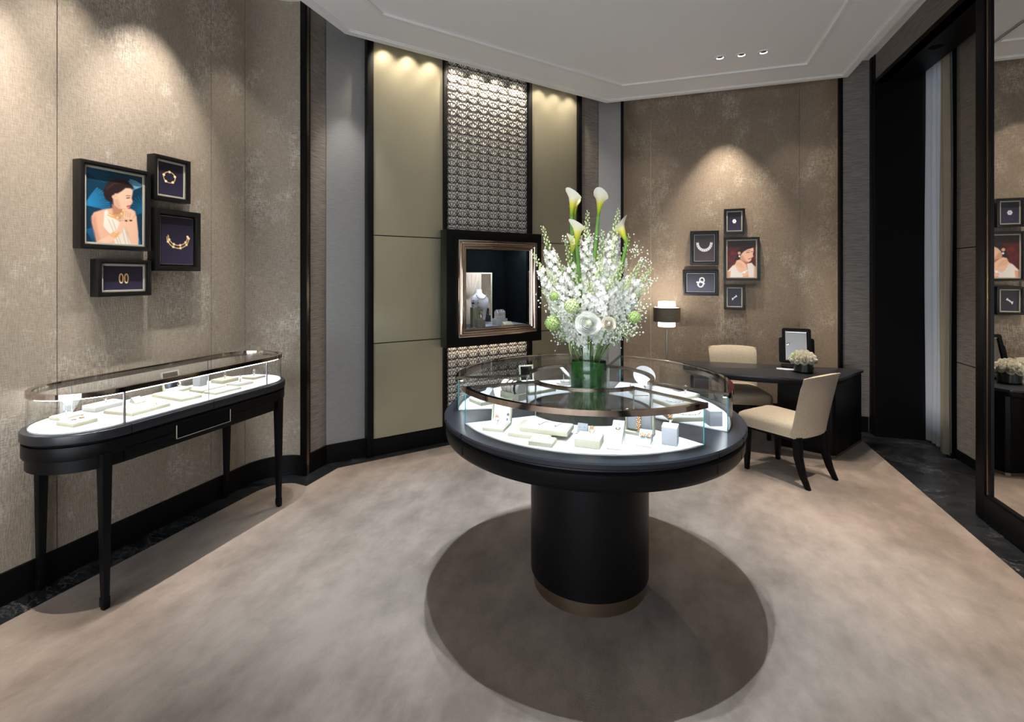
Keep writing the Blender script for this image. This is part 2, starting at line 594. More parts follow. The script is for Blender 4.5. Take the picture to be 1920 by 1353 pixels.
def panels(parent_name, segs, backing_pts, mat, z0=BB, z1=TOP):
    """a backing wall and its separate covering panels"""
    back = strip(offset_line(backing_pts, 0.012), 0.05, 0, z1).build(parent_name, 'brass')
    struct(back)
    for pts in segs:
        p = strip(pts, 0.011, z0, z1).build('panel', mat, back, smooth=len(pts) > 3, sharp=50)
    return back

def seg_line(a, b, gap=0.002):
    dx, dy = b[0] - a[0], b[1] - a[1]
    L = math.hypot(dx, dy)
    return [(a[0] + dx / L * gap, a[1] + dy / L * gap), (b[0] - dx / L * gap, b[1] - dy / L * gap)]

# left wall: flat panels, then a concave quarter-round up to the black post
cv = arc(XL + .28, 2.75, .28, 180, 90, 18)
ys = [Y0, -0.10, 0.76, 1.62, 2.479, 2.75]
segs = [seg_line((XL, ys[i]), (XL, ys[i + 1])) for i in range(len(ys) - 1)]
segs.append(arc(XL + .28, 2.75, .28, 179.4, 90.5, 18))
panels('wall_left', segs, [(XL, Y0)] + cv, 'wall_fabric')
left_post = MB().box(-2.655, -2.605, 3.02, 3.075, 0, TOP).build('trim_1', 'black', bevel=.004)
struct(left_post)
lp = MB().box(-2.607, -2.6, 3.03, 3.055, 0, TOP).build('edge_strip', 'bronze_dark', left_post)
# pilaster return + chamfer wall
CHW = lambda k, d=0: (CP[0] + CE[0] * k + CN[0] * d, CP[1] + CE[1] * k + CN[1] * d)
cw0 = CHW(-.356, -.057)     # corner with the left pilaster
cw1 = CHW(2.57, -.057)      # corner with the back pilaster
panels('wall_pilaster_left', [seg_line((XP, 3.07), cw0)], [(XP, 3.07), cw0], 'grass')
kL, kR = -.044, 2.27
panels('wall_center_left', [seg_line(cw0, CHW(kL, -.057))], [cw0, CHW(kL, -.057)], 'silk')
panels('wall_center_right', [seg_line(CHW(kR, -.057), cw1)], [CHW(kR, -.057), cw1], 'grass')
panels('wall_pilaster_back', [seg_line(cw1, (-.51, YP))], [cw1, (-.51, YP)], 'silk')
struct(MB().box(-.515, -.485, YP - .02, YP + .03, 0, TOP).build('trim_2', 'black', bevel=.003))
# back wall: quarter-rounds at both ends
bc0 = arc(-.205, YP, .28, 180, 90, 18)
bc1 = arc(1.295, YP, .28, 90, 0, 18)
segs = [arc(-.205, YP, .28, 179.4, 90.6, 18)]
for a, b in ((-.205, .537), (.537, 1.295)):
    segs.append(seg_line((a, YB), (b, YB)))
segs.append(arc(1.295, YP, .28, 89.4, .6, 18))
panels('wall_back', segs, bc0 + bc1, 'wall_fabric_back')
struct(MB().box(1.572, 1.604, YP - .02, YP + .03, 0, TOP).build('trim_3', 'black', bevel=.003))
panels('wall_pilaster_right', [seg_line((1.604, YP), (XR, YP))], [(1.604, YP), (XR, YP)], 'grass')

# baseboards
bb = 0.014
struct(strip(offset_line([(XL, Y0)] + cv, -bb), bb, 0, BB).build('baseboard_left', 'black', smooth=True, sharp=30))
struct(strip(offset_line([(XP, 3.07), cw0, CHW(kL, -.057)], -bb), bb, 0, BB).build('baseboard_center_left', 'black'))
struct(strip(offset_line([CHW(kR, -.057), cw1, (-.51, YP)], -bb), bb, 0, BB).build('baseboard_center_right', 'black'))
struct(strip(offset_line(bc0 + bc1, -bb), bb, 0, BB).build('baseboard_back', 'black', smooth=True, sharp=30))
struct(strip(offset_line([(1.604, YP), (XR - .02, YP)], -bb), bb, 0, BB).build('baseboard_pilaster_right', 'black'))

# chamfer display wall (local frame: x along the wall, y into it, z up)
CH_ROT = PI / 2 - CH_A
dw = MB()
for k0, k1, z0, z1 in ((0, .68, 0, TOP), (1.57, 2.24, 0, TOP), (.68, 1.57, 0, .88), (.68, 1.57, 1.90, TOP)):
    dw.box(k0, k1, .03, .08, z0, z1)
wall_c = struct(dw.build('wall_center', 'black'))
wall_c.location = (*CP, 0)
wall_c.rotation_euler = (0, 0, CH_ROT)
for k0, k1 in ((-.044, .009), (.645, .679), (1.57, 1.616), (2.218, 2.27)):
    MB().box(k0, k1, -.012, .06, 0, TOP).build('post', 'black', wall_c, bevel=.003)
for k0, k1, nm in ((.009, .645, 'L'), (1.616, 2.218, 'R')):
    for z0, z1 in ((.139, .930), (.938, 1.834), (1.842, TOP)):
        MB().box(k0 + .003, k1 - .003, .012, .03, z0, z1).build('leaf_panel', 'gold_leaf', wall_c)
    MB().box(k0, k1, .0, .03, 0, .132).build('plinth', 'black', wall_c)
MB().box(.679, 1.57, .0, .03, 0, .132).build('plinth', 'black', wall_c)
for z0, z1 in ((.132, .89), (1.88, TOP)):
    MB().box(.679, 1.57, .022, .03, z0, z1).build('lattice_backing', 'lattice_back', wall_c)

def lattice(x0, x1, z0, z1):
    """art-deco lotus and fan fretwork"""
    mb = MB()
    W, H, t = (x1 - x0) / 8, .0765, .0027
    def bar(pts):
        # flat bar along a polyline in the xz plane
        for a, b in zip(pts[:-1], pts[1:]):
            if max(a[1], b[1]) > z1 or min(a[1], b[1]) < z0 or min(a[0], b[0]) < x0 - 1e-6 or max(a[0], b[0]) > x1 + 1e-6:
                continue
            dx, dz = b[0] - a[0], b[1] - a[1]
            L = math.hypot(dx, dz) or 1
            nx, nz = -dz / L * t, dx / L * t
            y = .019
            mb.add([(a[0] + nx, y, a[1] + nz), (b[0] + nx, y, b[1] + nz), (b[0] - nx, y, b[1] - nz), (a[0] - nx, y, a[1] - nz),
                    (a[0] + nx, .022, a[1] + nz), (b[0] + nx, .022, b[1] + nz), (b[0] - nx, .022, b[1] - nz), (a[0] - nx, .022, a[1] - nz)],
                   [(3, 2, 1, 0), (0, 1, 5, 4), (2, 3, 7, 6)])
    nr = int((z1 - z0) / H) + 3
    for i in range(-1, 9):
        for j in range(-1, nr):
            bx = x0 + (i + .5) * W           # fan axis; spines stand at bx +- W/2
            bz = z0 + j * H
            q = lambda x, z: (bx + x * W, bz + z * H)
            for sg in (-1, 1):
                bar([q(sg * x, z) for x, z in ((.5, 0), (.38, -.03), (.26, -.10), (.13, -.20), (0, -.32))])      # umbrella arc
                bar([q(sg * x, z) for x, z in ((.5, 0), (.40, -.16), (.33, -.34), (.30, -.50))])                 # leaf
                bar([q(sg * x, z) for x, z in ((.5, -.34), (.455, -.52), (.44, -.72), (.5, -1.0))])              # lens on the spine
            bar([q(x, z) for x, z in ((-.17, -.17), (-.09, -.115), (0, -.095), (.09, -.115), (.17, -.17))])      # wedge arc
            ends = []
            for a, r in ((20, .64), (46, .72), (75, .78), (105, .78), (134, .72), (160, .64)):
                c_, s_ = math.cos(a * D2R), math.sin(a * D2R)
                p0 = (bx + .24 * H * c_, bz - .32 * H + .24 * H * s_)
                p1 = (bx + r * H * c_ * 1.12, bz - .32 * H + r * H * s_)
                bar([p0, p1])
                ends.append((p1, a))
            for (pa, a), (pb, b_) in zip(ends[:-1], ends[1:]):
                am = (a + b_) / 2 * D2R
                m_ = ((pa[0] + pb[0]) / 2 + (.10 * H) * math.cos(am), (pa[1] + pb[1]) / 2 + .10 * H * math.sin(am))
                bar([pa, m_, pb])
    return mb
for z0, z1 in ((.134, .87), (1.905, TOP - .05)):
    o = lattice(.681, 1.568, z0, z1).build('fretwork', 'lattice', wall_c)
    tag(o, kind='stuff')

# right wall: pilaster side, niche, header, mirror wall
MB_ = MB
nich = MB()
nich.box(2.262, 2.31, Y0, 4.97, 0, TOP)
struct(nich.build('wall_niche', 'black_matt'))
wn = bpy.data.objects['wall_niche']
for z0, z1 in ((.075, .785), (.793, 1.72), (1.728, TOP)):
    MB().box(2.25, 2.263, 3.6, 4.955, z0, z1).build('panel', 'grass', wn)
MB().box(2.243, 2.263, 3.6, 4.97, 0, .07).build('plinth', 'black', wn)
struct(MB().box(XR - .004, 2.42, 5.41, 5.60, 0, TOP).build('wall_jamb', 'black'))
struct(MB().box(XR - .012, XR + .04, 5.46, 5.515, 0, TOP).build('trim_4', 'black', bevel=.004))
struct(MB().box(XR, 2.15, 3.6, 5.41, 3.30, 3.34).build('soffit', 'black'))
so = bpy.data.objects['soffit']
MB().lathe([(.045, 3.2985), (.045, 3.301)], 24, 1.995, 4.687).build('recess_hole', 'black_matt', so)
hd = struct(MB().box(XR + .004, XR + .08, 3.6, 5.46, 3.33, TOP).build('wall_header', 'grass'))
MB().box(XR - .004, XR + .08, 3.6, 5.46, 3.30, 3.328).build('edge_strip', 'black', hd)
# window behind the curtain
win = struct(MB().box(2.40, 2.42, 5.12, 5.41, 0, TOP).build('window_1', 'window'))
for z0, z1 in ((0, .12), (3.40, TOP)):
    MB().box(2.385, 2.40, 4.95, 5.41, z0, z1).build('window_frame', 'black', win)
struct(MB().box(2.262, 2.42, 4.972, 5.12, 0, TOP).build('wall_niche_end', 'black_matt'))
for y in (5.12, 5.385):
    MB().box(2.385, 2.40, y, y + .025, 0, TOP).build('window_frame', 'black', win)
# mirror wall
mw = struct(MB().box(XR + .03, XR + .10, Y0, 3.78, 0, TOP).build('wall_right', 'black'))
MB().box(XR - .004, XR + .06, 3.735, 3.825, 0, TOP).build('post', 'black', mw, bevel=.006)
MB().box(XR + .006, XR + .03, 3.712, 3.735, .16, TOP).build('brass_bead', 'brass', mw, bevel=.004)
MB().box(XR + .004, XR + .03, 3.682, 3.712, .16, TOP).build('stile', 'black', mw)
MB().box(XR - .006, XR + .03, Y0, 3.735, 0, .155).build('plinth', 'black', mw, bevel=.004)
MB().box(XR + .0, XR + .03, Y0, 3.712, .157, .172).build('rail', 'black', mw, bevel=.003)
mir = MB().box(XR + .012, XR + .03, Y0, 3.682, .172, TOP).build('mirror_pane', 'mirror', mw)
# wall behind the viewer
wf = struct(MB().box(-3.2, 2.75, Y0 - .12, Y0, 0, TOP).build('wall_front', 'wall_fabric'))
# glowing pane in shopfront form, added behind the viewer for cool fill light
w2 = struct(MB().box(-2.5, .9, Y0 + .002, Y0 + .006, .06, 1.85).build('added_fill_window', emit_mat('added_window_glow', (0.85, 0.925, 1.0), 3.8)))
for x in (-2.5, -1.37, -.24, .87):
    MB().box(x - .02, x + .03, Y0, Y0 + .05, .0, 1.9).build('window_frame', 'black', w2)
for z in (.0, 1.85):
    MB().box(-2.52, .9, Y0, Y0 + .05, z, z + .05).build('window_frame', 'black', w2)

# ceiling: upper slab, dropped panel with edge lip and inner moulding
struct(MB().box(-3.2, 2.75, Y0 - .1, 6.2, TOP, TOP + .08).build('ceiling', 'ceiling'))
cpoly = [(-2.402, Y0), (1.605, Y0), (1.605, 5.384), (-.656, 5.384), (-2.402, 3.221)]
def inset(poly, d):
    n = len(poly)
    out = []
    for i in range(n):
        a, b, c = poly[i - 1], poly[i], poly[(i + 1) % n]
        n1 = Vector((-(b[1] - a[1]), b[0] - a[0])).normalized()
        n2 = Vector((-(c[1] - b[1]), c[0] - b[0])).normalized()
        m = n1 + n2
        k = 2 / m.length_squared
        out.append((b[0] + m.x * k * d, b[1] + m.y * k * d))
    return out
drop = struct(MB().prism(cpoly, CEIL + .014, TOP).build('ceiling_drop', 'ceiling'))
MB().ring(cpoly, inset(cpoly, .055), CEIL, CEIL + .03).build('edge_lip', 'moulding', drop)
MB().ring(inset(cpoly, .055), inset(cpoly, .068), CEIL + .008, CEIL + .03).build('edge_step', 'moulding', drop)
MB().ring(inset(cpoly, .400), inset(cpoly, .410), CEIL + .007, CEIL + .03).build('moulding', 'moulding', drop)
MB().ring(inset(cpoly, .410), inset(cpoly, .440), CEIL - .002, CEIL + .03).build('moulding', 'moulding', drop)

# ------------------------------------------------------------------ downlights
def downlight(x, y, label, group=None, warm=False):
    t = thing('downlight', label, 'light', (x, y, CEIL + .014), 0, group)
    MB().lathe([(.047, 0.002), (.047, -.006), (.040, -.009), (.029, -.007), (.029, .002)], 28, cap=False).build('trim_ring', 'moulding', t, True)
    MB().lathe([(.029, -.006), (.024, -.0015)], 28, cap=False).build('lit_reflector', 'trim_lit_warm' if warm else 'trim_lit', t, True)
    MB().lathe([(.024, -.001), (.024, -.002)], 24).build('lens', 'dark_mirror', t)
    return t
for i, x in enumerate((.416, .587, .757)):
    downlight(x, 4.59, ['cool-lit ceiling downlight, leftmost of the three above the desk', 'warm-lit ceiling downlight in the middle of the three above the desk',
                        'cool-lit ceiling downlight, rightmost of the three above the desk'][i], 'three downlights above the desk', i == 1)
spot('desk_spot', (.416, 4.59, 3.36), (.75, 4.95, .65), 46, NEUT, 70, .7)
spot('desk_spot', (.587, 4.59, 3.36), (.70, 4.60, 0), 30, WARM, 75, .7)
spot('desk_spot', (.757, 4.59, 3.36), (1.0, 4.1, 0), 46, NEUT, 75, .7)
# ring of six downlights over the round table (out of the picture, above the frame)
TC = (-.380, 2.417)
VX_, VY_ = -.378, 2.40
for i, wt in enumerate((120, 120, 150, 185, 185, 95, 140, 160)):
    a = (i * 45) * D2R
    x, y = TC[0] + .48 * math.cos(a), TC[1] + .48 * math.sin(a)
    downlight(x, y, 'ceiling downlight in the ring above the round display table', 'ring of downlights above the round table')
    spot('table_spot', (x, y, 3.36), (TC[0] + 1.05 * math.cos(a), TC[1] + 1.05 * math.sin(a), .0), wt, (.72, .86, 1.0), 38, .85, .008)
for x, y, wt in ((.7, .3, 8), (-.3, -.9, 6), (1.25, 3.25, 250), (1.35, 1.6, 90)):  # unseen lamps added to brighten the carpet
    downlight(x, y, 'added ceiling downlight brightening the open carpet', 'added downlights over the carpet')
    spot('floor_fill_spot', (x, y, 3.36), (x + .22, y + .1, 0), wt, (1.0, .91, .80), 46, .9, .02)
spot('bouquet_fill_spot', (TC[0] + .1, TC[1] - .45, 3.36), (VX_, VY_, 1.3), 70, (1.0, .98, .95), 26, .6, .012)  # narrow beam added to brighten the flowers
for x in (-1.15, .45):  # two more unseen beams added for the front of the bouquet
    spot('bouquet_fill_spot', (x, .75, 3.36), (VX_, VY_, 1.42), 58, (1.0, .98, .95), 17, .5, .012)
for y, wt in ((1.78, 75), (2.45, 75)):
    spot('console_spot', (-2.50, y, 3.46), (-2.40, y, 0), wt, (.86, .93, 1.0), 38, .7, .008)
# picture lights tucked into the ceiling gap, washing down the walls
for y, wt in ((2.06, 110), (1.62, 60), (2.62, 14), (1.15, 185), (.1, 110)):  # the two nearest the viewer are added for wall fill
    spot('picture_or_fill_spot', (-2.50, y, 3.46), (-2.90, y, 1.7), wt, (1.0, .93, .85), 52, .9, .012)
for x, wt in ((.57, 125), (-.12, 9), (1.22, 9)):  # outer two added to lift the sides of the wall
    spot('picture_or_fill_spot', (x, 5.44, 3.46), (x, 5.62, 0), wt, (1.0, .89, .75), 66, .8, .012)
spot('pilaster_spot', (-2.30, 3.12, 3.33), (-2.47, 3.42, 1.9), 26, (1.0, .93, .88), 42, .8, .012)
# warm row of small spots over the leaf panels and fretwork
for k, wt in ((.12, 13), (.33, 13), (.54, 13), (.78, 22), (1.0, 24), (1.22, 24), (1.45, 22), (1.72, 13), (1.92, 13), (2.12, 13)):
    p = CHW(k, .11)
    q = CHW(k, .0)
    spot('cove_spot', (p[0], p[1], 3.52), (q[0], q[1], 2.4), wt, (1.0, .86, .68), 84, .8, .008)

# ------------------------------------------------------------------ wall vitrine in the chamfer wall
def ring_rect(x0, x1, z0, z1, t):
    """outer and inner rectangles in the xz plane"""
    return [(x0, z0), (x1, z0), (x1, z1), (x0, z1)], [(x0 + t, z0 + t), (x1 - t, z0 + t), (x1 - t, z1 - t), (x0 + t, z1 - t)]

XZ = Matrix(((1, 0, 0, 0), (0, 0, -1, 0), (0, 1, 0, 0), (0, 0, 0, 1)))   # (x,y,z) -> (x,-z,y)
def frame_ring(x0, x1, z0, z1, t, y0, y1):
    """rectangular frame standing in the xz plane from depth y0 (front) to y1"""
    o, i = ring_rect(x0, x1, z0, z1, t)
    mb = MB().ring(o, i, -y1, -y0)
    return mb.xf(XZ)

vit = thing('wall_vitrine', 'black wall vitrine with stepped bronze frame set in the patterned panel', 'vitrine', (CP[0], CP[1], .865), CH_ROT)
frame_ring(.61, 1.635, 0, 1.044, .13, -.14, -.012).build('surround', 'black_satin', vit, bevel=.003)
b0, b1, c0, c1 = .712, 1.560, .086, .955
frame_ring(b0, b1, c0, c1, .022, -.172, -.10).build('outer_frame', 'bronze', vit, bevel=.004)
frame_ring(b0 + .022, b1 - .022, c0 + .022, c1 - .022, .022, -.190, -.10).build('raised_frame', 'bronze', vit, bevel=.009, seg=4)
frame_ring(b0 + .044, b1 - .044, c0 + .044, c1 - .044, .016, -.176, -.10).build('step_frame', 'bronze', vit, bevel=.004)
frame_ring(b0 + .060, b1 - .060, c0 + .060, c1 - .060, .020, -.162, -.10).build('inner_frame', 'bronze', vit, bevel=.006, seg=3)
i0, i1, j0, j1 = b0 + .08, b1 - .08, c0 + .08, c1 - .08
nb = MB()
nb.box(i0 - .03, i1 + .03, .30, .32, j0 - .03, j1 + .05)
nb.box(i0 - .03, i0 - .001, -.10, .30, j0 - .03, j1 + .05)
nb.box(i1 + .001, i1 + .03, -.10, .30, j0 - .03, j1 + .05)
nb.box(i0, i1, -.10, .30, j1 + .02, j1 + .05)
nb.build('niche_lining', 'niche', vit)
MB().box(i0, i1, -.12, .30, j0 - .03, j0).build('niche_floor', 'blue_velvet', vit)
MB().box(i0 + .03, i1 - .03, -.10, -.085, j1 + .012, j1 + .02).build('led_strip', emit_mat('vitrine_led', LED, 70), vit)
MB().box(i0, i1, -.150, -.147, j0, j1).build('glass_pane', glass_mat('museum_glass', (0.99, 0.99, 0.99), 1.15), vit)
MB().box(.70, 1.55, -.05, -.03, -.012, -.004).build('underside_led', 'led_warm', vit)

def vloc(k, d, z=0.0):
    """point on the vitrine floor: k along the wall, d into it"""
    return (CP[0] + CE[0] * k - CN[0] * d, CP[1] + CE[1] * k - CN[1] * d, .865 + j0 + z)

# necklace bust
bust = thing('necklace_bust', 'white necklace bust in the wall vitrine', 'bust', vloc(1.045, .05), CH_ROT)
prof = [(.050, .0, .0), (.056, .04, .0), (.066, .10, .0), (.083, .17, .0), (.094, .215, .0), (.093, .245, .004), (.075, .275, .010), (.040, .296, .014), (.031, .31, .016), (.031, .335, .02), (.028, .338, .02)]
v, f = [], []
ns = 24
for (r, z, dy) in prof:
    for k in range(ns):
        a = 2 * PI * k / ns
        front = math.sin(a) < 0
        v.append((r * math.cos(a), dy + (r * .55 if front else r * .22) * math.sin(a) * (1 if z < .28 else 1.3), z))
for j in range(len(prof) - 1):
    for k in range(ns):
        f.append((j * ns + k, j * ns + (k + 1) % ns, (j + 1) * ns + (k + 1) % ns, (j + 1) * ns + k))
f.append(tuple((len(prof) - 1) * ns + k for k in range(ns)))
mesh('torso', v, f, 'bust', bust, True, 60)
nk = MB()
for i in range(25):
    a = PI + PI * i / 24
    nk.ball((.052 * math.cos(a), -.030 - .018 * abs(math.sin(a)), .288 + .040 * math.sin(a) * 1.0), .0055 if i % 2 else .004, 6, 4)
tag(nk.build('diamond_necklace', 'gem', None, True), 'diamond necklace hung on the white bust', 'necklace')
o = bpy.data.objects['diamond_necklace']
o.location = vloc(1.045, .05)
o.rotation_euler = (0, 0, CH_ROT)
# folding mirror screen with sunburst
fs = thing('folding_screen', 'cream folding display screen with sunburst panel behind the white bust', 'screen', vloc(.935, .19), CH_ROT)
def leafpanel(x0, y0, x1, y1, h, nm, mat):
    dx, dy = x1 - x0, y1 - y0
    L = math.hypot(dx, dy)
    R = Matrix.Translation((x0, y0, 0)) @ Matrix.Rotation(math.atan2(dy, dx), 4, 'Z')
    fr = frame_ring(0, L, 0, h, .012, -.006, .006).xf(R).build(nm + '_frame', 'cream', fs)
    MB().box(.012, L - .012, -.003, .003, .012, h - .012).xf(R).build(nm + '_field', mat, fs)
    return R, L
leafpanel(-.05, -.09, .0, -.0, .50, 'side_leaf', 'glass_edge')
R, L = leafpanel(.0, 0, .19, .0, .50, 'sunburst_leaf', 'sun_paper')
sb = MB()
for i in range(15):
    a = (i + .5) * PI / 15
    c, s_ = math.cos(a), math.sin(a)
    r0, r1 = .03, .30
    px, pz = .095, .24
    x1_, z1_ = px + r1 * c, pz + r1 * s_
    k = min(1, (.083 / abs(r1 * c)) if abs(r1 * c) > .083 else 1, (.24 / (r1 * s_)) if r1 * s_ > .24 else 1)
    sb.tube([(px + r0 * c, -.005, pz + r0 * s_), (px + r1 * k * c, -.005, pz + r1 * k * s_)], .0016, 4, .0045)
sb.build('sunburst_rays', 'cream', fs)
leafpanel(.19, 0, .315, -.02, .50, 'mirror_leaf', 'mirror')
# tall bracelet holder and ring column
t = thing('bracelet_pedestal', 'olive tapered pedestal with a silver cuff on top, left in the vitrine', 'jewellery stand', vloc(.945, -.045), CH_ROT)
MB().add([(-.036, -.03, 0), (.036, -.03, 0), (.036, .03, 0), (-.036, .03, 0), (-.038, -.03, .175), (.038, -.03, .175), (.038, .03, .175), (-.038, .03, .175)],
         [(3, 2, 1, 0), (4, 5, 6, 7), (0, 1, 5, 4), (1, 2, 6, 5), (2, 3, 7, 6), (3, 0, 4, 7)]).build('column', 'olive_pad', t, bevel=.003)
MB().lathe([(.026, .175), (.027, .20), (.026, .245), (.020, .25)], 20).build('cuff_roll', 'grey_pad', t, True)
MB().torus((0, 0, .215), .029, .007, seg=20).build('silver_cuff', 'silver', t, True)
t = thing('ring_column', 'dark taupe block with a silver flower brooch, front left in the vitrine', 'jewellery stand', vloc(.965, -.105), CH_ROT)
MB().box(-.038, .038, -.03, .03, 0, .068).build('block', 'taupe_pad', t, bevel=.003)
MB().box(-.028, .028, .0, .01, .068, .165).build('card', 'olive_pad', t)
bro = MB()
for i in range(5):
    a = i * 2 * PI / 5
    bro.ball((.014 * math.cos(a), -.008, .13 + .014 * math.sin(a)), .009, 6, 4)
bro.tube([(0, -.008, .12), (.004, -.008, .085)], .003, 5)
bro.build('brooch', 'silver', t, True)
t = thing('cuff_box', 'pale grey box with a silver watch cuff on a roll, right in the vitrine', 'jewellery stand', vloc(1.215, -.04), CH_ROT)
MB().box(-.062, .062, -.04, .04, 0, .062).build('box', 'grey_pad', t, bevel=.003)
MB().box(-.045, .045, -.03, .03, .062, .09).build('roll_base', 'cream', t, bevel=.003)
rl = MB().lathe([(.03, -.045), (.031, 0), (.03, .045)], 20)
rl.xf(Matrix.Translation((0, 0, .11)) @ Matrix.Rotation(PI / 2, 4, 'Y')).build('roll', 'grey_pad', t, True)
cf = MB()
for x in (-.03, -.01, .012, .032):
    cf.torus((x, 0, .11), .033, .006, 'x', 18)
cf.build('silver_cuff', 'silver', t, True)
t = thing('cream_display_tray', 'small cream tray lying in front of the cuff box in the vitrine', 'tray', vloc(1.255, -.115), CH_ROT)
MB().box(-.055, .055, -.025, .025, 0, .012).build('base', 'cream', t, bevel=.002)
MB().add([(-.05, -.02, .012), (.05, -.02, .012), (.05, .02, .034), (-.05, .02, .034), (.05, .02, .012), (-.05, .02, .012)],
         [(0, 1, 2, 3), (1, 4, 2), (0, 3, 5), (3, 2, 4, 5)]).build('wedge', 'cream', t)

# ------------------------------------------------------------------ painted prints (flat photographs inside the frames)
def s2l(c):
    c = np.asarray(c, float) / 255
    return np.where(c <= .04045, c / 12.92, ((c + .055) / 1.055) ** 2.4)

class Canvas:
    def __init__(s, w, h, mapf, bg):
        s.w, s.h = w, h
        u, v = np.meshgrid(np.arange(w + 1) / w, np.arange(h + 1) / h)
        s.u, s.v = u, v
        s.mapf = mapf
        s.c = np.zeros((h + 1, w + 1, 3)) + s2l(bg)
        s.asp = h / w
    def uv(s, p):
        return s.mapf(*p)
    def blend(s, m, col):
        m = m[..., None]
        s.c = s.c * (1 - m) + s2l(col) * m
    def poly(s, pts, col, soft=.012, a=1.0):
        P = np.array([s.uv(p) for p in pts])
        X, Y = s.u, s.v * s.asp
        px, py = P[:, 0], P[:, 1] * s.asp
        inside = np.zeros(X.shape, bool)
        dist = np.full(X.shape, 9.0)
        n = len(P)
        for i in range(n):
            x0, y0, x1, y1 = px[i], py[i], px[(i + 1) % n], py[(i + 1) % n]
            cond = ((y0 > Y) != (y1 > Y)) & (X < (x1 - x0) * (Y - y0) / (y1 - y0 + 1e-12) + x0)
            inside ^= cond
            dx, dy = x1 - x0, y1 - y0
            t = np.clip(((X - x0) * dx + (Y - y0) * dy) / (dx * dx + dy * dy + 1e-12), 0, 1)
            dist = np.minimum(dist, np.hypot(X - x0 - t * dx, Y - y0 - t * dy))
        sd = np.where(inside, -dist, dist)
        s.blend(np.clip(.5 - sd / (soft * 2), 0, 1) * a, col)
    def line(s, pts, width, col, a=1.0):
        P = [s.uv(p) for p in pts]
        X, Y = s.u, s.v * s.asp
        dist = np.full(X.shape, 9.0)
        for (x0, y0), (x1, y1) in zip(P[:-1], P[1:]):
            y0 *= s.asp
            y1 *= s.asp
            dx, dy = x1 - x0, y1 - y0
            t = np.clip(((X - x0) * dx + (Y - y0) * dy) / (dx * dx + dy * dy + 1e-12), 0, 1)
            dist = np.minimum(dist, np.hypot(X - x0 - t * dx, Y - y0 - t * dy))
        s.blend(np.clip(1 - (dist - width / 2) / .008, 0, 1) * a, col)
    def dot(s, p, r, col, a=1.0, soft=.008):
        x, y = s.uv(p)
        d = np.hypot(s.u - x, (s.v - y) * s.asp)
        s.blend(np.clip(.5 - (d - r) / (2 * soft), 0, 1) * a, col)
    def build(s, name, W, H, parent, y):
        """flat print W x H in the xz plane, centred at x=0,z=0"""
        v = [((uu - .5) * W, y, (.5 - vv) * H) for uu, vv in zip(s.u.ravel(), s.v.ravel())]
        n = s.w + 1
        f = [(j * n + i, (j + 1) * n + i, (j + 1) * n + i + 1, j * n + i + 1) for j in range(s.h) for i in range(s.w)]
        me = bpy.data.meshes.new(name)
        me.from_pydata(v, [], f)
        at = me.color_attributes.new('print', 'FLOAT_COLOR', 'POINT')
        at.data.foreach_set('color', np.concatenate([s.c.reshape(-1, 3), np.ones((len(v), 1))], 1).astype(np.float32).ravel())
        return link(name, me, 'print', parent)

m, nt, b = new_mat('photo_print')
at = nt.nodes.new('ShaderNodeAttribute')
at.attribute_name = 'print'
nt.links.new(at.outputs['Color'], b.inputs['Base Color'])
b.inputs['Roughness'].default_value = 0.35
b.inputs['Emission Strength'].default_value = 0
M['print'] = m

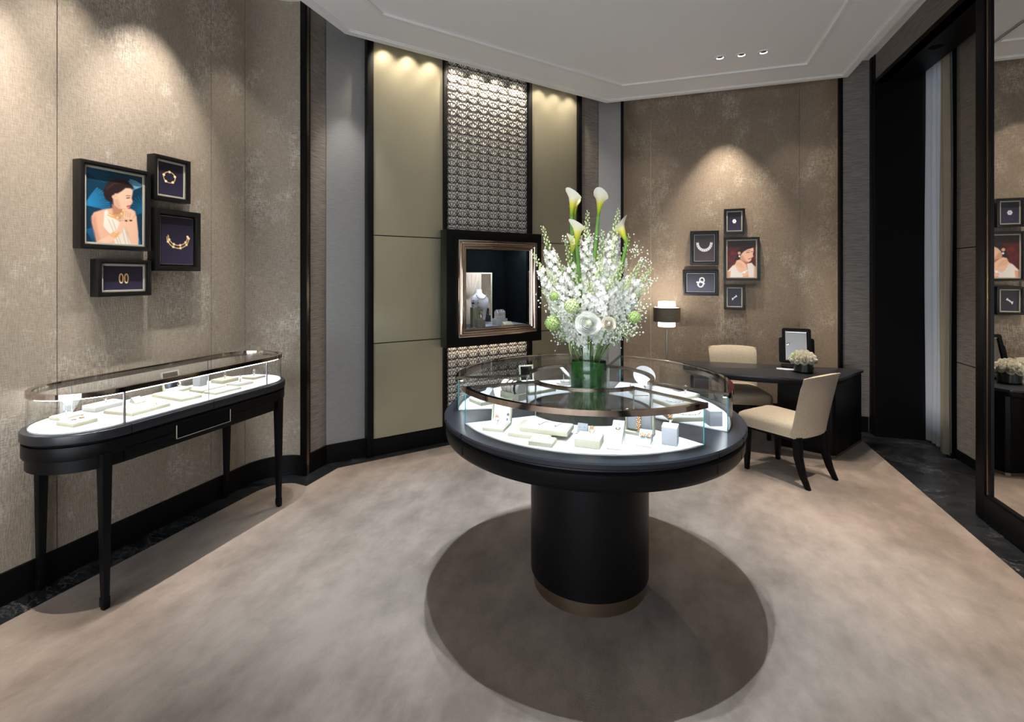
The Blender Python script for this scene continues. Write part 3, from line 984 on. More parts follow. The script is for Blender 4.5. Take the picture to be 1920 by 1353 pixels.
ident = lambda x, y: (x, y)
def portrait_one():
    def mp(x, y):
        yt = 145 + .176 * (x - 125)
        return (x - 130) / 453, (y - yt) / (805 - yt)
    c = Canvas(92, 120, mp, (8, 48, 68))
    rnd = random.Random(3)
    for (ox, oy, a0, a1, L, n, col) in ((120, 480, -10, 60, 190, 13, (36, 120, 165)), (600, 520, 100, 200, 150, 10, (20, 90, 130)), (590, 860, 110, 175, 300, 14, (26, 104, 146)),
                                        (130, 700, -60, 20, 150, 10, (18, 84, 122)), (330, 130, 20, 160, 130, 10, (14, 70, 100)), (590, 300, 150, 200, 130, 8, (110, 165, 190)),
                                        (120, 180, -30, 60, 170, 9, (12, 74, 104))):
        for i in range(n):
            a = (a0 + (a1 - a0) * i / (n - 1)) * D2R
            c.line([(ox, oy), (ox + L * .6 * math.cos(a), oy - L * .6 * math.sin(a)), (ox + L * math.cos(a), oy - L * math.sin(a) + 15)], .010 + .006 * rnd.random(), col, .75)
    sk, sk2, sk3 = (216, 166, 138), (229, 184, 156), (178, 122, 96)
    c.poly([(172, 580), (190, 545), (260, 515), (330, 500), (400, 560), (430, 520), (480, 500), (520, 520), (530, 570), (525, 650), (550, 760), (545, 815), (210, 805), (195, 720), (175, 640)], sk)
    c.poly([(172, 600), (200, 560), (215, 700), (240, 800), (210, 803), (190, 720)], sk3, .03, .6)
    c.poly([(330, 470), (395, 470), (420, 510), (408, 560), (390, 590), (335, 560)], sk3, .02)
    c.poly([(268, 530), (288, 515), (330, 580), (370, 605), (430, 640), (450, 720), (492, 810), (355, 808), (330, 740), (290, 700), (260, 660)], (226, 214, 197))
    for x0, x1 in ((300, 380), (330, 400), (390, 440), (410, 470)):
        c.line([(x0, 600), ((x0 + x1) / 2, 700), (x1, 805)], .006, (176, 160, 142), .7)
    c.poly([(395, 352), (440, 318), (478, 322), (499, 345), (494, 378), (488, 405), (498, 440), (490, 455), (479, 468), (472, 488), (440, 500), (415, 505), (380, 500), (345, 470), (335, 400), (355, 365)], sk2)
    c.poly([(345, 470), (335, 400), (360, 380), (385, 430), (400, 490), (380, 505)], sk3, .03, .5)
    c.poly([(262, 360), (275, 300), (310, 258), (370, 238), (440, 252), (500, 300), (516, 332), (470, 322), (440, 322), (405, 352), (375, 372), (350, 372), (330, 400), (333, 440), (320, 452), (280, 430), (262, 390)], (38, 24, 24))
    c.line([(290, 330), (350, 280), (430, 280)], .012, (78, 52, 46), .6)
    c.dot((342, 402), .032, sk)
    c.dot((360, 412), .013, (236, 206, 150))
    c.line([(448, 408), (474, 404)], .012, (46, 30, 28))
    c.line([(444, 388), (480, 386)], .010, (70, 44, 36), .8)
    c.line([(452, 480), (476, 474)], .018, (190, 50, 56))
    c.line([(480, 440), (492, 452)], .008, sk3, .6)
    c.poly([(450, 600), (495, 590), (530, 560), (546, 700), (545, 815), (490, 812), (470, 740), (440, 650)], sk2)
    c.poly([(220, 795), (300, 740), (370, 680), (396, 605), (430, 585), (443, 635), (405, 715), (330, 792), (270, 805)], sk2)
    c.poly([(410, 520), (440, 493), (500, 510), (516, 548), (490, 592), (452, 602), (420, 572)], sk2)
    for i in range(4):
        c.line([(425 + 18 * i, 515 + 6 * i), (420 + 18 * i, 560 + 4 * i)], .005, sk3, .6)
    c.line([(388, 610), (432, 600)], .005, sk3, .6)
    g = (214, 160, 84)
    c.line([(296, 560), (330, 580), (375, 578), (410, 550), (428, 515)], .012, g)
    c.line([(300, 545), (340, 562), (385, 556), (414, 530)], .009, g)
    for p in ((420, 512), (405, 545), (372, 577)):
        c.dot(p, .016, (240, 206, 150))
    for k in range(3):
        c.line([(312 + 10 * k, 735 - 12 * k), (345 + 12 * k, 752 - 12 * k), (372 + 6 * k, 742 - 18 * k)], .010, g)
    c.line([(440, 605), (490, 600)], .020, (30, 24, 24))
    c.dot((463, 606), .024, (226, 178, 100))
    return c

def portrait_two():
    mp = lambda x, y: ((x - 513) / 265, (y - 412) / 346)
    c = Canvas(72, 94, mp, (74, 18, 16))
    rnd = random.Random(5)
    for i in range(60):
        c.dot((513 + 265 * rnd.random(), 480 + 200 * rnd.random()), .02 + .05 * rnd.random(), rnd.choice([(96, 22, 18), (52, 12, 12), (118, 34, 26)]), .5, .03)
    c.poly([(513, 412), (778, 412), (778, 470), (513, 475)], (30, 10, 10), .03)
    sk, sk2, sk3 = (214, 160, 128), (230, 186, 158), (170, 108, 80)
    c.poly([(515, 760), (515, 700), (560, 650), (640, 600), (700, 620), (745, 632), (778, 662), (778, 760)], sk)
    c.poly([(640, 590), (700, 600), (715, 640), (700, 690), (650, 660)], sk3, .02)
    c.poly([(513, 705), (560, 652), (602, 640), (662, 745), (655, 760), (540, 760), (545, 700)], (226, 220, 214))
    c.poly([(695, 635), (740, 622), (762, 665), (758, 760), (712, 760), (706, 690)], (226, 220, 214))
    c.poly([(640, 545), (660, 515), (700, 495), (753, 478), (757, 510), (749, 542), (754, 562), (740, 575), (735, 598), (715, 615), (690, 612), (660, 602), (640, 598), (628, 570)], sk2)
    c.poly([(640, 598), (628, 570), (650, 545), (680, 590), (700, 612)], sk3, .03, .55)
    c.poly([(598, 560), (605, 505), (640, 478), (690, 466), (758, 470), (757, 480), (700, 497), (662, 520), (640, 545), (632, 580), (615, 615), (598, 622), (586, 595)], (32, 18, 16))
    c.dot((624, 530), .05, sk)
    c.dot((626, 560), .03, (240, 240, 244))
    c.line([(692, 528), (722, 522)], .014, (44, 26, 24))
    c.line([(735, 520), (750, 516)], .012, (44, 26, 24))
    c.line([(690, 512), (725, 505)], .010, (60, 36, 28), .8)
    c.line([(708, 588), (738, 580)], .018, (176, 66, 60))
    c.poly([(582, 645), (600, 600), (628, 592), (660, 612), (690, 640), (704, 695), (706, 735), (670, 755), (648, 725), (612, 700)], sk2)
    for i in range(4):
        c.line([(592 + 14 * i, 612 + 3 * i), (612 + 16 * i, 660 + 3 * i)], .008, sk3, .6)
    c.line([(646, 722), (672, 708), (700, 696)], .034, (226, 228, 236))
    c.dot((672, 712), .035, (246, 247, 250))
    return c

def dark_print(w, h, low=(44, 40, 62), high=(16, 15, 28)):
    c = Canvas(w, h, ident, low)
    g = np.clip(c.v * .9 + .25 * c.u, 0, 1)[..., None]
    c.c = s2l(high) * (1 - g) + s2l(low) * g
    return c
GOLD, PALE = (226, 178, 108), (250, 226, 176)
SIL, WHT = (196, 200, 212), (246, 248, 252)
def print_bracelet():
    c = dark_print(50, 66)
    pts = [(.44 + .23 * math.cos(i * 2 * PI / 18), .44 + .17 * math.sin(i * 2 * PI / 18)) for i in range(19)]
    c.line(pts, .022, GOLD)
    for i in range(5):
        a = -.3 + i * 2 * PI / 5
        c.dot((.44 + .23 * math.cos(a), .44 + .17 * math.sin(a)), .048, PALE)
    return c
def print_necklace():
    c = dark_print(60, 84)
    for k, (r, dz) in enumerate(((.30, 0.0), (.34, .035))):
        pts = [(.52 + r * math.cos(PI * i / 14), .40 + dz + r * .78 * math.sin(PI * i / 14) * .85) for i in range(15)]
        c.line(pts, .018, GOLD)
        for i in range(0, 15, 3):
            c.dot(pts[i], .034, PALE)
    return c
def print_hoops():
    c = dark_print(80, 54)
    for x in (.44, .57):
        pts = [(x + .045 * math.cos(i * 2 * PI / 20), .52 + .19 * math.sin(i * 2 * PI / 20)) for i in range(21)]
        c.line(pts, .022, GOLD)
        c.line(pts[4:9], .014, PALE)
    return c
def print_flower_ring():
    c = dark_print(44, 56)
    for i in range(6):
        c.dot((.5 + .085 * math.cos(i * PI / 3), .5 + .068 * math.sin(i * PI / 3)), .062, WHT)
    c.dot((.5, .5), .045, (150, 156, 172))
    c.dot((.5, .5), .022, WHT)
    return c
def print_collar():
    c = dark_print(60, 78, (62, 50, 50), (22, 18, 22))
    for r, wd in ((.30, .03), (.345, .03), (.385, .035)):
        pts = [(.5 + r * math.cos(PI * i / 22), .31 + r * .82 * math.sin(PI * i / 22)) for i in range(23)]
        for i, p in enumerate(pts):
            c.dot(p, .023, WHT if i % 2 else SIL)
    return c
def print_brooch():
    c = dark_print(72, 50, (66, 66, 84), (24, 22, 30))
    rnd = random.Random(2)
    for p, r in (((.55, .36), .10), ((.50, .58), .12)):
        pts = [(p[0] + r * .8 * math.cos(i * PI / 10), p[1] + r * 1.3 * math.sin(i * PI / 10)) for i in range(21)]
        c.line(pts, .034, SIL)
        for q in pts[::2]:
            c.dot(q, .018, WHT)
    for p in ((.38, .48), (.41, .62), (.44, .50), (.62, .55)):
        c.dot(p, .034, SIL)
        c.dot(p, .014, WHT)
    return c
def print_clip():
    c = dark_print(44, 56, (40, 36, 52), (14, 13, 20))
    c.line([(.36, .60), (.52, .50), (.64, .43)], .075, SIL)
    for p in ((.34, .56), (.36, .64), (.40, .59), (.62, .40), (.66, .45), (.62, .46), (.5, .5), (.55, .48)):
        c.dot(p, .032, WHT)
    return c

def picture(label, loc, rotz, W, H, cv, style, dep=.062):
    """framed print; local x to the right, -y towards the room; origin at centre on the wall"""
    t = thing('picture_frame', label, 'picture frame', loc, rotz)
    fw = .017 if style == 'lined' else .030
    x0, x1, z0, z1 = -W / 2, W / 2, -H / 2, H / 2
    frame_ring(x0, x1, z0, z1, fw, -dep, 0).build('frame', 'frame_black', t, bevel=.0025)
    if style == 'lined':
        frame_ring(x0 + fw, x1 - fw, z0 + fw, z1 - fw, .006, -dep + .006, -.01).build('inner_bead', 'frame_black', t, bevel=.0015)
        a = fw + .006
        frame_ring(x0 + a, x1 - a, z0 + a, z1 - a, .012, -dep + .016, -.004).build('cream_lining', 'frame_cream', t, bevel=.001)
        pw, ph, py = W - 2 * a - .024, H - 2 * a - .024, -dep + .019
    else:
        frame_ring(x0 + fw, x1 - fw, z0 + fw, z1 - fw, .014, -dep + .022, -.01).build('inner_step', 'frame_black', t, bevel=.002)
        frame_ring(x0 + fw + .010, x1 - fw - .010, z0 + fw + .010, z1 - fw - .010, .0025, -dep + .014, -dep + .018).build('silver_fillet', 'nickel', t)
        a = fw + .0125
        pw, ph, py = W - 2 * a, H - 2 * a, -dep + .013
    MB().box(-W / 2 + .004, W / 2 - .004, -.008, -.001, -H / 2 + .004, H / 2 - .004).build('backing', 'frame_black', t)
    cv.build('print', pw, ph, t, py)
    return t
# left wall: local x runs along +Y, front faces +X
RL = PI / 2
lw = lambda yc, zc: (XL + .0005, yc, zc)
picture('large black frame with a portrait of a dark-haired woman against blue palm leaves', lw(1.861, 1.868), RL, .352, .455, portrait_one(), 'lined')
picture('small black frame with a gold bracelet print, top right of the portrait on blue leaves', lw(2.170, 2.078), RL, .226, .263, print_bracelet(), 'lined')
picture('black frame with a print of a two-strand gold clover necklace', lw(2.206, 1.713), RL, .290, .368, print_necklace(), 'step')
picture('landscape black frame with a print of two gold hoop earrings', lw(1.902, 1.488), RL, .276, .200, print_hoops(), 'lined')
bw = lambda xc, zc: (xc, YB - .0005, zc)
picture('small black frame with a diamond flower ring print, topmost of its group', bw(.667, 2.09), 0, .205, .268, print_flower_ring(), 'lined', .05)
picture('black frame with a print of a three-row diamond collar necklace', bw(.364, 1.806), 0, .292, .374, print_collar(), 'step', .05)
picture('large black frame with a portrait of a woman in white against dark red', bw(.738, 1.682), 0, .350, .464, portrait_two(), 'lined', .05)
picture('landscape black frame with a silver openwork brooch print', bw(.325, 1.424), 0, .370, .285, print_brooch(), 'step', .05)
picture('small black frame with a diamond clip print, lowest of its group', bw(.668, 1.267), 0, .205, .262, print_clip(), 'lined', .05)

# ------------------------------------------------------------------ jewellery display pieces (local frame: base at z=0, front to -y)
def tray(name, label, loc, rot, w, d, h=.014, pad='pad', edge='cream', group=None):
    t = thing(name, label, 'tray', loc, rot, group)
    MB().box(-w / 2, w / 2, -d / 2, d / 2, 0, h).build('base', edge, t, bevel=.0015)
    MB().box(-w / 2 + .005, w / 2 - .005, -d / 2 + .005, d / 2 - .005, h - .001, h + .0025).build('pad', pad, t, bevel=.001)
    return t
def gold_flower(mb, c, r):
    for i in range(5):
        a = i * 2 * PI / 5 + .3
        mb.ball((c[0] + r * math.cos(a), c[1], c[2] + r * math.sin(a)), r * .62, 6, 4)
    mb.ball(c, r * .45, 6, 4)
def ring(label, loc, rot, kind='gold', flower=True, R=.0095):
    """finger ring standing upright on a small clear finger"""
    t = thing('ring', label, 'ring', loc, rot)
    MB().lathe([(.004, 0), (.0045, .012), (.003, .02), (.001, .021)], 10).build('finger', 'pad', t, True)
    MB().torus((0, 0, .016 + R), R, .0016, 'y', 18, 6).build('band', kind, t, True)
    h = MB()
    if flower:
        gold_flower(h, (0, -.002, .018 + 2 * R), .006)
    else:
        h.ball((0, 0, .0185 + 2 * R), .0048, 8, 5)
    h.build('head', kind if flower else 'gem', t, True)
    return t
def watch(label, loc, rot):
    t = thing('wristwatch', label, 'watch', loc, rot)
    MB().tube([(0, .008, 0), (0, .008, .03)], .004, 8).build('stand_post', 'chrome', t, True)
    st = MB()
    pts = [(0, .024 * math.cos(a) + .004, .052 + .031 * math.sin(a)) for a in [i * 2 * PI / 24 for i in range(25)]]
    for a, b in zip(pts[:-1], pts[1:]):
        st.box(-.009, .009, min(a[1], b[1]) - .001, max(a[1], b[1]) + .001, min(a[2], b[2]) - .001, max(a[2], b[2]) + .001)
    st.build('strap', 'grey_pad', t, True)
    f = MB().lathe([(.020, 0), (.021, .004), (.019, .008)], 24).xf(Matrix.Translation((0, -.018, .062)) @ Matrix.Rotation(PI / 2 - .5, 4, 'X'))
    f.build('case', 'silver', t, True)
    MB().lathe([(.0165, .0081), (.0165, .0086)], 24).xf(Matrix.Translation((0, -.018, .062)) @ Matrix.Rotation(PI / 2 - .5, 4, 'X')).build('dial', 'pad', t)
    return t
def necklace(label, loc, rot, w=.10, d=.06, kind='gold', beads=6):
    n = MB()
    pts = [(w / 2 * math.cos(PI + PI * i / 20), d * math.sin(PI + PI * i / 20), .002) for i in range(21)]
    n.tube(pts, .0009, 5)
    for i in range(0, 21, max(1, 20 // beads)):
        n.ball((pts[i][0], pts[i][1], .003), .0032, 6, 4)
    o = n.build('necklace', kind, None, True)
    o.location = loc
    o.rotation_euler = (0, 0, rot)
    return tag(o, label, 'necklace')
def cube(name, label, loc, rot, s=.056, h=.07, mat='grey_pad'):
    t = thing(name, label, 'display block', loc, rot)
    MB().box(-s / 2, s / 2, -s / 2, s / 2, 0, h - .006).build('block', mat, t, bevel=.002)
    MB().box(-s / 2, s / 2, -s / 2, s / 2, h - .006, h).build('cap', 'pad', t, bevel=.0015)
    return t
def mirror_box(name, label, loc, rot, w=.09, d=.09, lid=.10):
    t = thing(name, label, 'jewellery box', loc, rot)
    MB().box(-w / 2, w / 2, -d / 2, d / 2, 0, .014).build('base', 'cream', t, bevel=.0015)
    MB().box(-w / 2 + .005, w / 2 - .005, -d / 2 + .005, d / 2 - .005, .013, .0165).build('pad', 'pad', t)
    R = Matrix.Translation((0, d / 2, .006)) @ Matrix.Rotation(-.22, 4, 'X')
    lidp = frame_ring(-w / 2, w / 2, 0, lid, .008, -.006, .006).xf(R).build('lid', 'cream', t, bevel=.001)
    MB().box(-w / 2 + .008, w / 2 - .008, -.001, .004, .008, lid - .008).xf(R).build('lid_mirror', 'dark_mirror', lidp)
    return t
def slant_card(name, label, loc, rot, w=.045, d=.075, hb=.05, kind='card'):
    """leaning card on a small base"""
    t = thing(name, label, 'jewellery stand', loc, rot)
    MB().box(-w / 2 - .004, w / 2 + .004, -d / 2 - .008, d / 2, 0, .004).build('base', 'cream', t, bevel=.001)
    MB().add([(-w / 2, -d / 2, .004), (w / 2, -d / 2, .004), (w / 2, d / 2 - .012, hb), (-w / 2, d / 2 - .012, hb), (-w / 2, d / 2, .004), (w / 2, d / 2, .004)],
             [(0, 1, 2, 3), (1, 5, 2), (0, 3, 4), (3, 2, 5, 4), (0, 4, 5, 1)]).build('wedge', 'grey_pad' if kind == 'card' else 'pad', t)
    return t

# ------------------------------------------------------------------ round display table
DT = thing('round_display_table', 'round black display table with three curved glass cases on a drum pedestal', 'display table', (*TC, 0))
MB().lathe([(.272, 0), (.272, .068)], 72).build('plinth_ring', 'bronze_brush', DT, True)
MB().lathe([(.286, .068), (.286, .73)], 72).build('pedestal', 'black_satin', DT, True)
MB().lathe([(.30, .725), (.676, .725), (.690, .735), (.700, .752), (.702, .796), (.694, .803)], 96).build('apron', 'black_satin', DT, True, 30)
MB().lathe([(.685, .80), (.685, .814), (.700, .8145), (.707, .820), (.708, .836), (.703, .842), (.650, .8465), (.28, .8465)], 96).build('deck', 'deck', DT, True, 30)
for a in (-147, -129, -38, -20, 82, 100):
    c, s_ = math.cos(a * D2R), math.sin(a * D2R)
    R = Matrix.Rotation(a * D2R, 4, 'Z')
    MB().box(.655, .7085, -.0008, .0008, .818, .8420).xf(R).build('deck_seam', 'black_matt', DT)
    MB().box(.69, .7018, -.0008, .0008, .754, .795).xf(R).build('apron_seam', 'black_matt', DT)
MB().lathe([(.283, .8455), (.283, .8475)], 72).build('well_floor', 'dark_mirror', DT, True)

def sector(r0, r1, h0, h1, ac, n=26):
    """outline: outer arc then inner arc; half-angles h1 (outer) and h0 (inner)"""
    o = [(r1 * math.cos((ac - h1 + 2 * h1 * i / n) * D2R), r1 * math.sin((ac - h1 + 2 * h1 * i / n) * D2R)) for i in range(n + 1)]
    q = [(r0 * math.cos((ac + h0 - 2 * h0 * i / n) * D2R), r0 * math.sin((ac + h0 - 2 * h0 * i / n) * D2R)) for i in range(n + 1)]
    return o + q
def sector_in(t, ac, r0=.300, r1=.648, h0=47.5, h1=50.5):
    return sector(r0 + t, r1 - t, h0 - t / r0 / D2R, h1 - t / r1 / D2R, ac)
ZF, ZR = .8465, .995
for ac, cl in ((-88, 'front'), (32, 'right'), (152, 'left')):
    base = MB().prism(sector_in(.006, ac), ZF, ZF + .004).build('glass_case', 'case_floor', DT)
    tag(base, {'front': 'front glass case', 'right': 'back right glass case', 'left': 'back left glass case'}[cl])
    full = sector_in(0, ac)
    n = len(full) // 2
    oi = sector_in(.006, ac)
    MB().ring(full[:n], oi[:n], ZF, ZR, closed=False).build('glass_pane', 'glass', base, True, 30)
    MB().ring(full[n:], oi[n:], ZF, ZR, closed=False).build('glass_pane', 'glass', base, True, 30)
    for a, b in ((n - 1, n), (0, 2 * n - 1)):
        P = [full[a], full[b], oi[b], oi[a]]
        MB().prism(P, ZF, ZR).build('glass_pane', 'glass', base)
    # polished green edges where outer pane and side pane meet
    for q in (0, n - 1):
        MB().tube([(oi[q][0], oi[q][1], ZF), (oi[q][0], oi[q][1], ZR)], .0022, 6).build('glass_edge', 'glass_edge', base, True)
    MB().tube([(oi[n][0], oi[n][1], ZF), (oi[n][0], oi[n][1], ZR)], .004, 8).build('corner_post', 'chrome', base, True)
    MB().tube([(oi[-1][0], oi[-1][1], ZF), (oi[-1][0], oi[-1][1], ZR)], .004, 8).build('corner_post', 'chrome', base, True)
    MB().prism(sector_in(.004, ac), ZR + .010, ZR + .015).build('glass_top', 'glass_top', base)
    # bronze rim, deeper on the outer arc
    r_out, r_in = sector(.300, .654, 47.5, 50.9, ac)[:n], sector(.300, .634, 47.5, 49.4, ac)[:n]
    MB().ring(r_out, r_in, ZR - .004, ZR + .018, closed=False).build('rim', 'bronze', base, True, 30)
    i_out, i_in = sector(.294, .654, 48.4, 50.9, ac)[n:], sector(.312, .654, 47.0, 50.9, ac)[n:]
    MB().ring(i_out, i_in, ZR + .002, ZR + .017, closed=False).build('inner_rim', 'bronze_dark', base, True, 30)
    for a, b in ((0, -1), (n - 1, n)):
        u0 = Vector((*sector_in(0, ac)[a], 0))
        u1 = Vector((*sector_in(0, ac)[b], 0))
        s0 = Vector((*sector_in(.010, ac)[a], 0))
        s1 = Vector((*sector_in(.010, ac)[b], 0))
        MB().prism([u0[:2], u1[:2], s1[:2], s0[:2]], ZR + .006, ZR + .017).build('side_rail', 'bronze_dark', base)
    l_out, l_in = sector(.3, .632, 47, 48.6, ac)[:n], sector(.3, .622, 47, 48.6, ac)[:n]
    MB().ring(l_out, l_in, ZR - .009, ZR - .0055, closed=False).build('led_strip', 'led', base)
    MB().ring(sector(.3, .636, 47, 49.2, ac)[:n], sector(.3, .6185, 47, 48.8, ac)[:n], ZR - .005, ZR - .003, closed=False).build('rim_flange', 'bronze_dark', base, True, 30)
    MB().ring(sector(.3, .6215, 47, 48.6, ac)[:n], sector(.3, .6185, 47, 48.6, ac)[:n], ZR - .012, ZR + .010, closed=False).build('rim_lip', 'bronze_dark', base, True, 30)

def on_table(r, ang, z=0.0):
    return (TC[0] + r * math.cos(ang * D2R), TC[1] + r * math.sin(ang * D2R), ZF + .004 + z)
def xy_table(x, y, z=0.0):
    return (TC[0] + x, TC[1] + y, ZF + .004 + z)
# --- front case
mirror_box('ring_box', 'open cream ring box with mirrored lid at the left of the front case', xy_table(-.322, -.446), .02, .092, .115, .105)
ring('rose gold blossom ring on the open mirrored ring box in the front case', xy_table(-.318, -.46, .0165), .3)
t = tray('sunburst_tray', 'large cream tray with sunburst insert under a smaller tray in the front case', xy_table(-.150, -.450), -.06, .178, .19, .016, 'sun_paper')
sr = MB()
for i in range(11):
    a = (20 + i * 14) * D2R
    sr.tube([(.02 + .02 * math.cos(a), -.07 + .02 * math.sin(a), .0186), (.02 + .07 * math.cos(a), -.07 + .05 * math.sin(a), .0186)], .0012, 4, .003)
sr.build('sunburst_rays', 'cream', t)
tray('pendant_tray', 'cream tray with two pendant necklaces lying on the sunburst tray', xy_table(-.098, -.468, .0187), -.05, .198, .115, .018)
for dx, nm in ((-.03, 'left'), (.04, 'right')):
    o = MB().tube([(0, -.01, .001), (.012, .04, .001), (.03, .05, .001)], .0006, 4).ball((0, -.014, .003), .005, 8, 5).build('pendant', 'silver', None, True)
    o.location = xy_table(-.098 + dx, -.475, .0187 + .0207)
    tag(o, f'fine silver pendant necklace, the {nm} of two on the cream pendant tray', 'necklace')
tray('flat_cream_box', 'small flat cream box in front of the sunburst tray', xy_table(-.088, -.580), -.04, .095, .07, .017, 'cream')
t = thing('cream_ring_block', 'broad cream block with a ring on it, middle of the front case', 'display block', xy_table(.085, -.532), -.04)
MB().box(-.048, .048, -.047, .047, 0, .032).build('block', 'cream', t, bevel=.0015)
MB().box(-.046, .046, -.045, .045, .031, .034).build('pad', 'pad', t)
ring('rose gold flower ring on the broad cream block in the front case', xy_table(.098, -.55, .034), .2)
slant_card('earring_card', 'small grey card with a pair of ear studs behind the broad cream block', xy_table(.038, -.405), -.1, .042, .03, .04)
o = MB()
for x in (-.009, .010):
    o.ball((x, 0, 0), .0045, 7, 5)
o = o.build('ear_studs', 'gem', None, True)
o.location = xy_table(.038, -.418, .031)
tag(o, 'pair of diamond ear studs on the small grey card', 'earrings')
slant_card('pendant_ramp', 'white sloping pendant ramp right of the broad cream block', xy_table(.182, -.455), .0, .046, .20, .055, 'pad')
o = MB().torus((0, 0, 0), .008, .0018, 'z', 14, 5).tube([(0, .008, 0), (.004, .05, .012)], .0006, 4).build('ring_pendant', 'gold', None, True)
o.location = xy_table(.184, -.43, .041)
o.rotation_euler = (.27, 0, 0)
tag(o, 'rose gold hoop pendant on the white sloping ramp', 'pendant')
t = thing('bracelet_stand', 'upright cream-framed grey bracelet cushion at the back of the front case', 'jewellery stand', xy_table(.262, -.352), -.22)
MB().box(-.058, .058, -.02, .03, 0, .012).build('base', 'cream', t, bevel=.0015)
for s_ in (-1, 1):
    MB().box(s_ * .055 - .004, s_ * .055 + .004, .0, .022, .012, .095).build('side_post', 'cream', t)
MB().box(-.050, .050, -.004, .022, .020, .092).build('cushion', 'grey_pad', t, bevel=.008, seg=3)
o = MB()
for i in range(4):
    gold_flower(o, (0, -.006, .014 + .018 * i), .007)
o = o.build('flower_bracelet', 'gold', None, True)
o.location = xy_table(.262, -.360, .012)
o.rotation_euler = (0, 0, -.22)
tag(o, 'rose gold flower bracelet on the upright grey cushion', 'bracelet')
slant_card('flower_earring_stand', 'leaning grey card with two gold flower earrings in the front case', xy_table(.290, -.455), -.12, .048, .07, .048)
o = MB()
for x in (-.011, .012):
    gold_flower(o, (x, 0, 0), .007)
o = o.build('flower_earrings', 'gold', None, True)
o.location = xy_table(.292, -.461, .036)
o.rotation_euler = (-.7, 0, -.12)
tag(o, 'pair of rose gold flower earrings on the leaning grey card', 'earrings')
cube('grey_ring_cube', 'pale grey ring cube near the right corner of the front case', xy_table(.382, -.425), -.12, .058, .072)
ring('rose gold open flower ring on the cube near the right corner of the front case', xy_table(.382, -.43, .072), .1)
# --- right case
tray('right_case_tray', 'long cream tray along the near side of the back right case', xy_table(.455, -.045), .40, .19, .12, .018)
necklace('rose gold necklace on the long tray of the back right case', xy_table(.455, -.03, .021), .4, .12, .05)
cube('right_case_cube', 'pale grey cube at the near outer corner of the back right case', xy_table(.562, -.115), .35, .056, .066)
tray('right_case_wide_tray', 'wide cream tray in the middle of the back right case', xy_table(.40, .20), .75, .16, .14, .016)
necklace('silver necklace on the wide tray in the back right case', xy_table(.40, .19, .019), .75, .09, .05, 'silver')
slant_card('right_case_ramp', 'cream ramp stand beside the inner corner of the back right case', xy_table(.215, .36), .4, .07, .09, .05, 'pad')
t = thing('oval_collar_stand', 'white oval collar stand at the far end of the back right case', 'jewellery stand', xy_table(.24, .50), .25)
MB().lathe([(.05, 0), (.05, .012)], 28).build('base', 'pad', t, True)
MB().tube([(0, 0, .01), (0, 0, .06)], .004, 8).build('post', 'chrome', t, True)
MB().lathe([(.001, 0), (.06, .004), (.062, .010), (.001, .012)], 28).xf(Matrix.Translation((0, 0, .07)) @ Matrix.Rotation(.9, 4, 'X')).build('oval_pad', 'pad', t, True)
tray('right_case_far_tray', 'cream tray at the far outer side of the back right case', xy_table(.46, .36), .9, .13, .09, .016)
ring('gold ring on the far outer tray of the back right case', xy_table(.46, .36, .019), .3)
# --- left case
t = thing('bracelet_roll', 'white bracelet roll on a cream block in the back left case', 'jewellery stand', xy_table(-.41, .055), -.5)
MB().box(-.07, .07, -.03, .03, 0, .035).build('block', 'cream', t, bevel=.002)
MB().lathe([(.032, -.065), (.034, 0), (.032, .065)], 24).xf(Matrix.Translation((0, 0, .06)) @ Matrix.Rotation(PI / 2, 4, 'Y')).build('roll', 'pad', t, True)
for x, mt, nm in ((-.02, 'gold', 'rose gold bangle on the white roll, nearest the left end'), (.012, 'gold', 'rose gold bangle in the middle of the white roll'), (.042, 'black', 'wide black strap bracelet on the white roll')):
    o = MB().torus((0, 0, 0), .036, .003 if mt == 'gold' else .006, 'x', 24).build('bangle', mt, None, True)
    o.location = (t.location.x + x * math.cos(-.5), t.location.y + x * math.sin(-.5), t.location.z + .06)
    o.rotation_euler = (0, 0, -.5)
    tag(o, nm, 'bracelet')
tray('left_case_tray', 'cream tray at the near corner of the back left case', xy_table(-.535, -.075), -.65, .12, .09, .016)
slant_card('left_case_card', 'leaning card with gold earrings on the near tray of the back left case', xy_table(-.515, -.04, .0187), -.6, .05, .05, .05, 'pad')
tray('left_case_long_tray', 'long cream tray at the inner side of the back left case', xy_table(-.315, .23), .9, .18, .08, .016)
tray('left_case_upper_tray', 'second cream tray next to the long tray in the back left case', xy_table(-.43, .20), .9, .14, .08, .016)
t = thing('oval_disc_stand', 'white tilted oval disc on a post in the back left case', 'jewellery stand', xy_table(-.225, .47), .2)
MB().lathe([(.045, 0), (.045, .012)], 28).build('base', 'pad', t, True)
MB().tube([(0, 0, .01), (0, 0, .06)], .003, 8).build('post', 'chrome', t, True)
MB().lathe([(.001, 0), (.05, .003), (.052, .008), (.001, .010)], 28).xf(Matrix.Translation((0, 0, .075)) @ Matrix.Rotation(.8, 4, 'Y')).build('oval_pad', 'pad', t, True)
mirror_box('left_case_mirror_box', 'open mirrored box at the far outer side of the back left case', xy_table(-.42, .40), .6, .09, .09, .10)

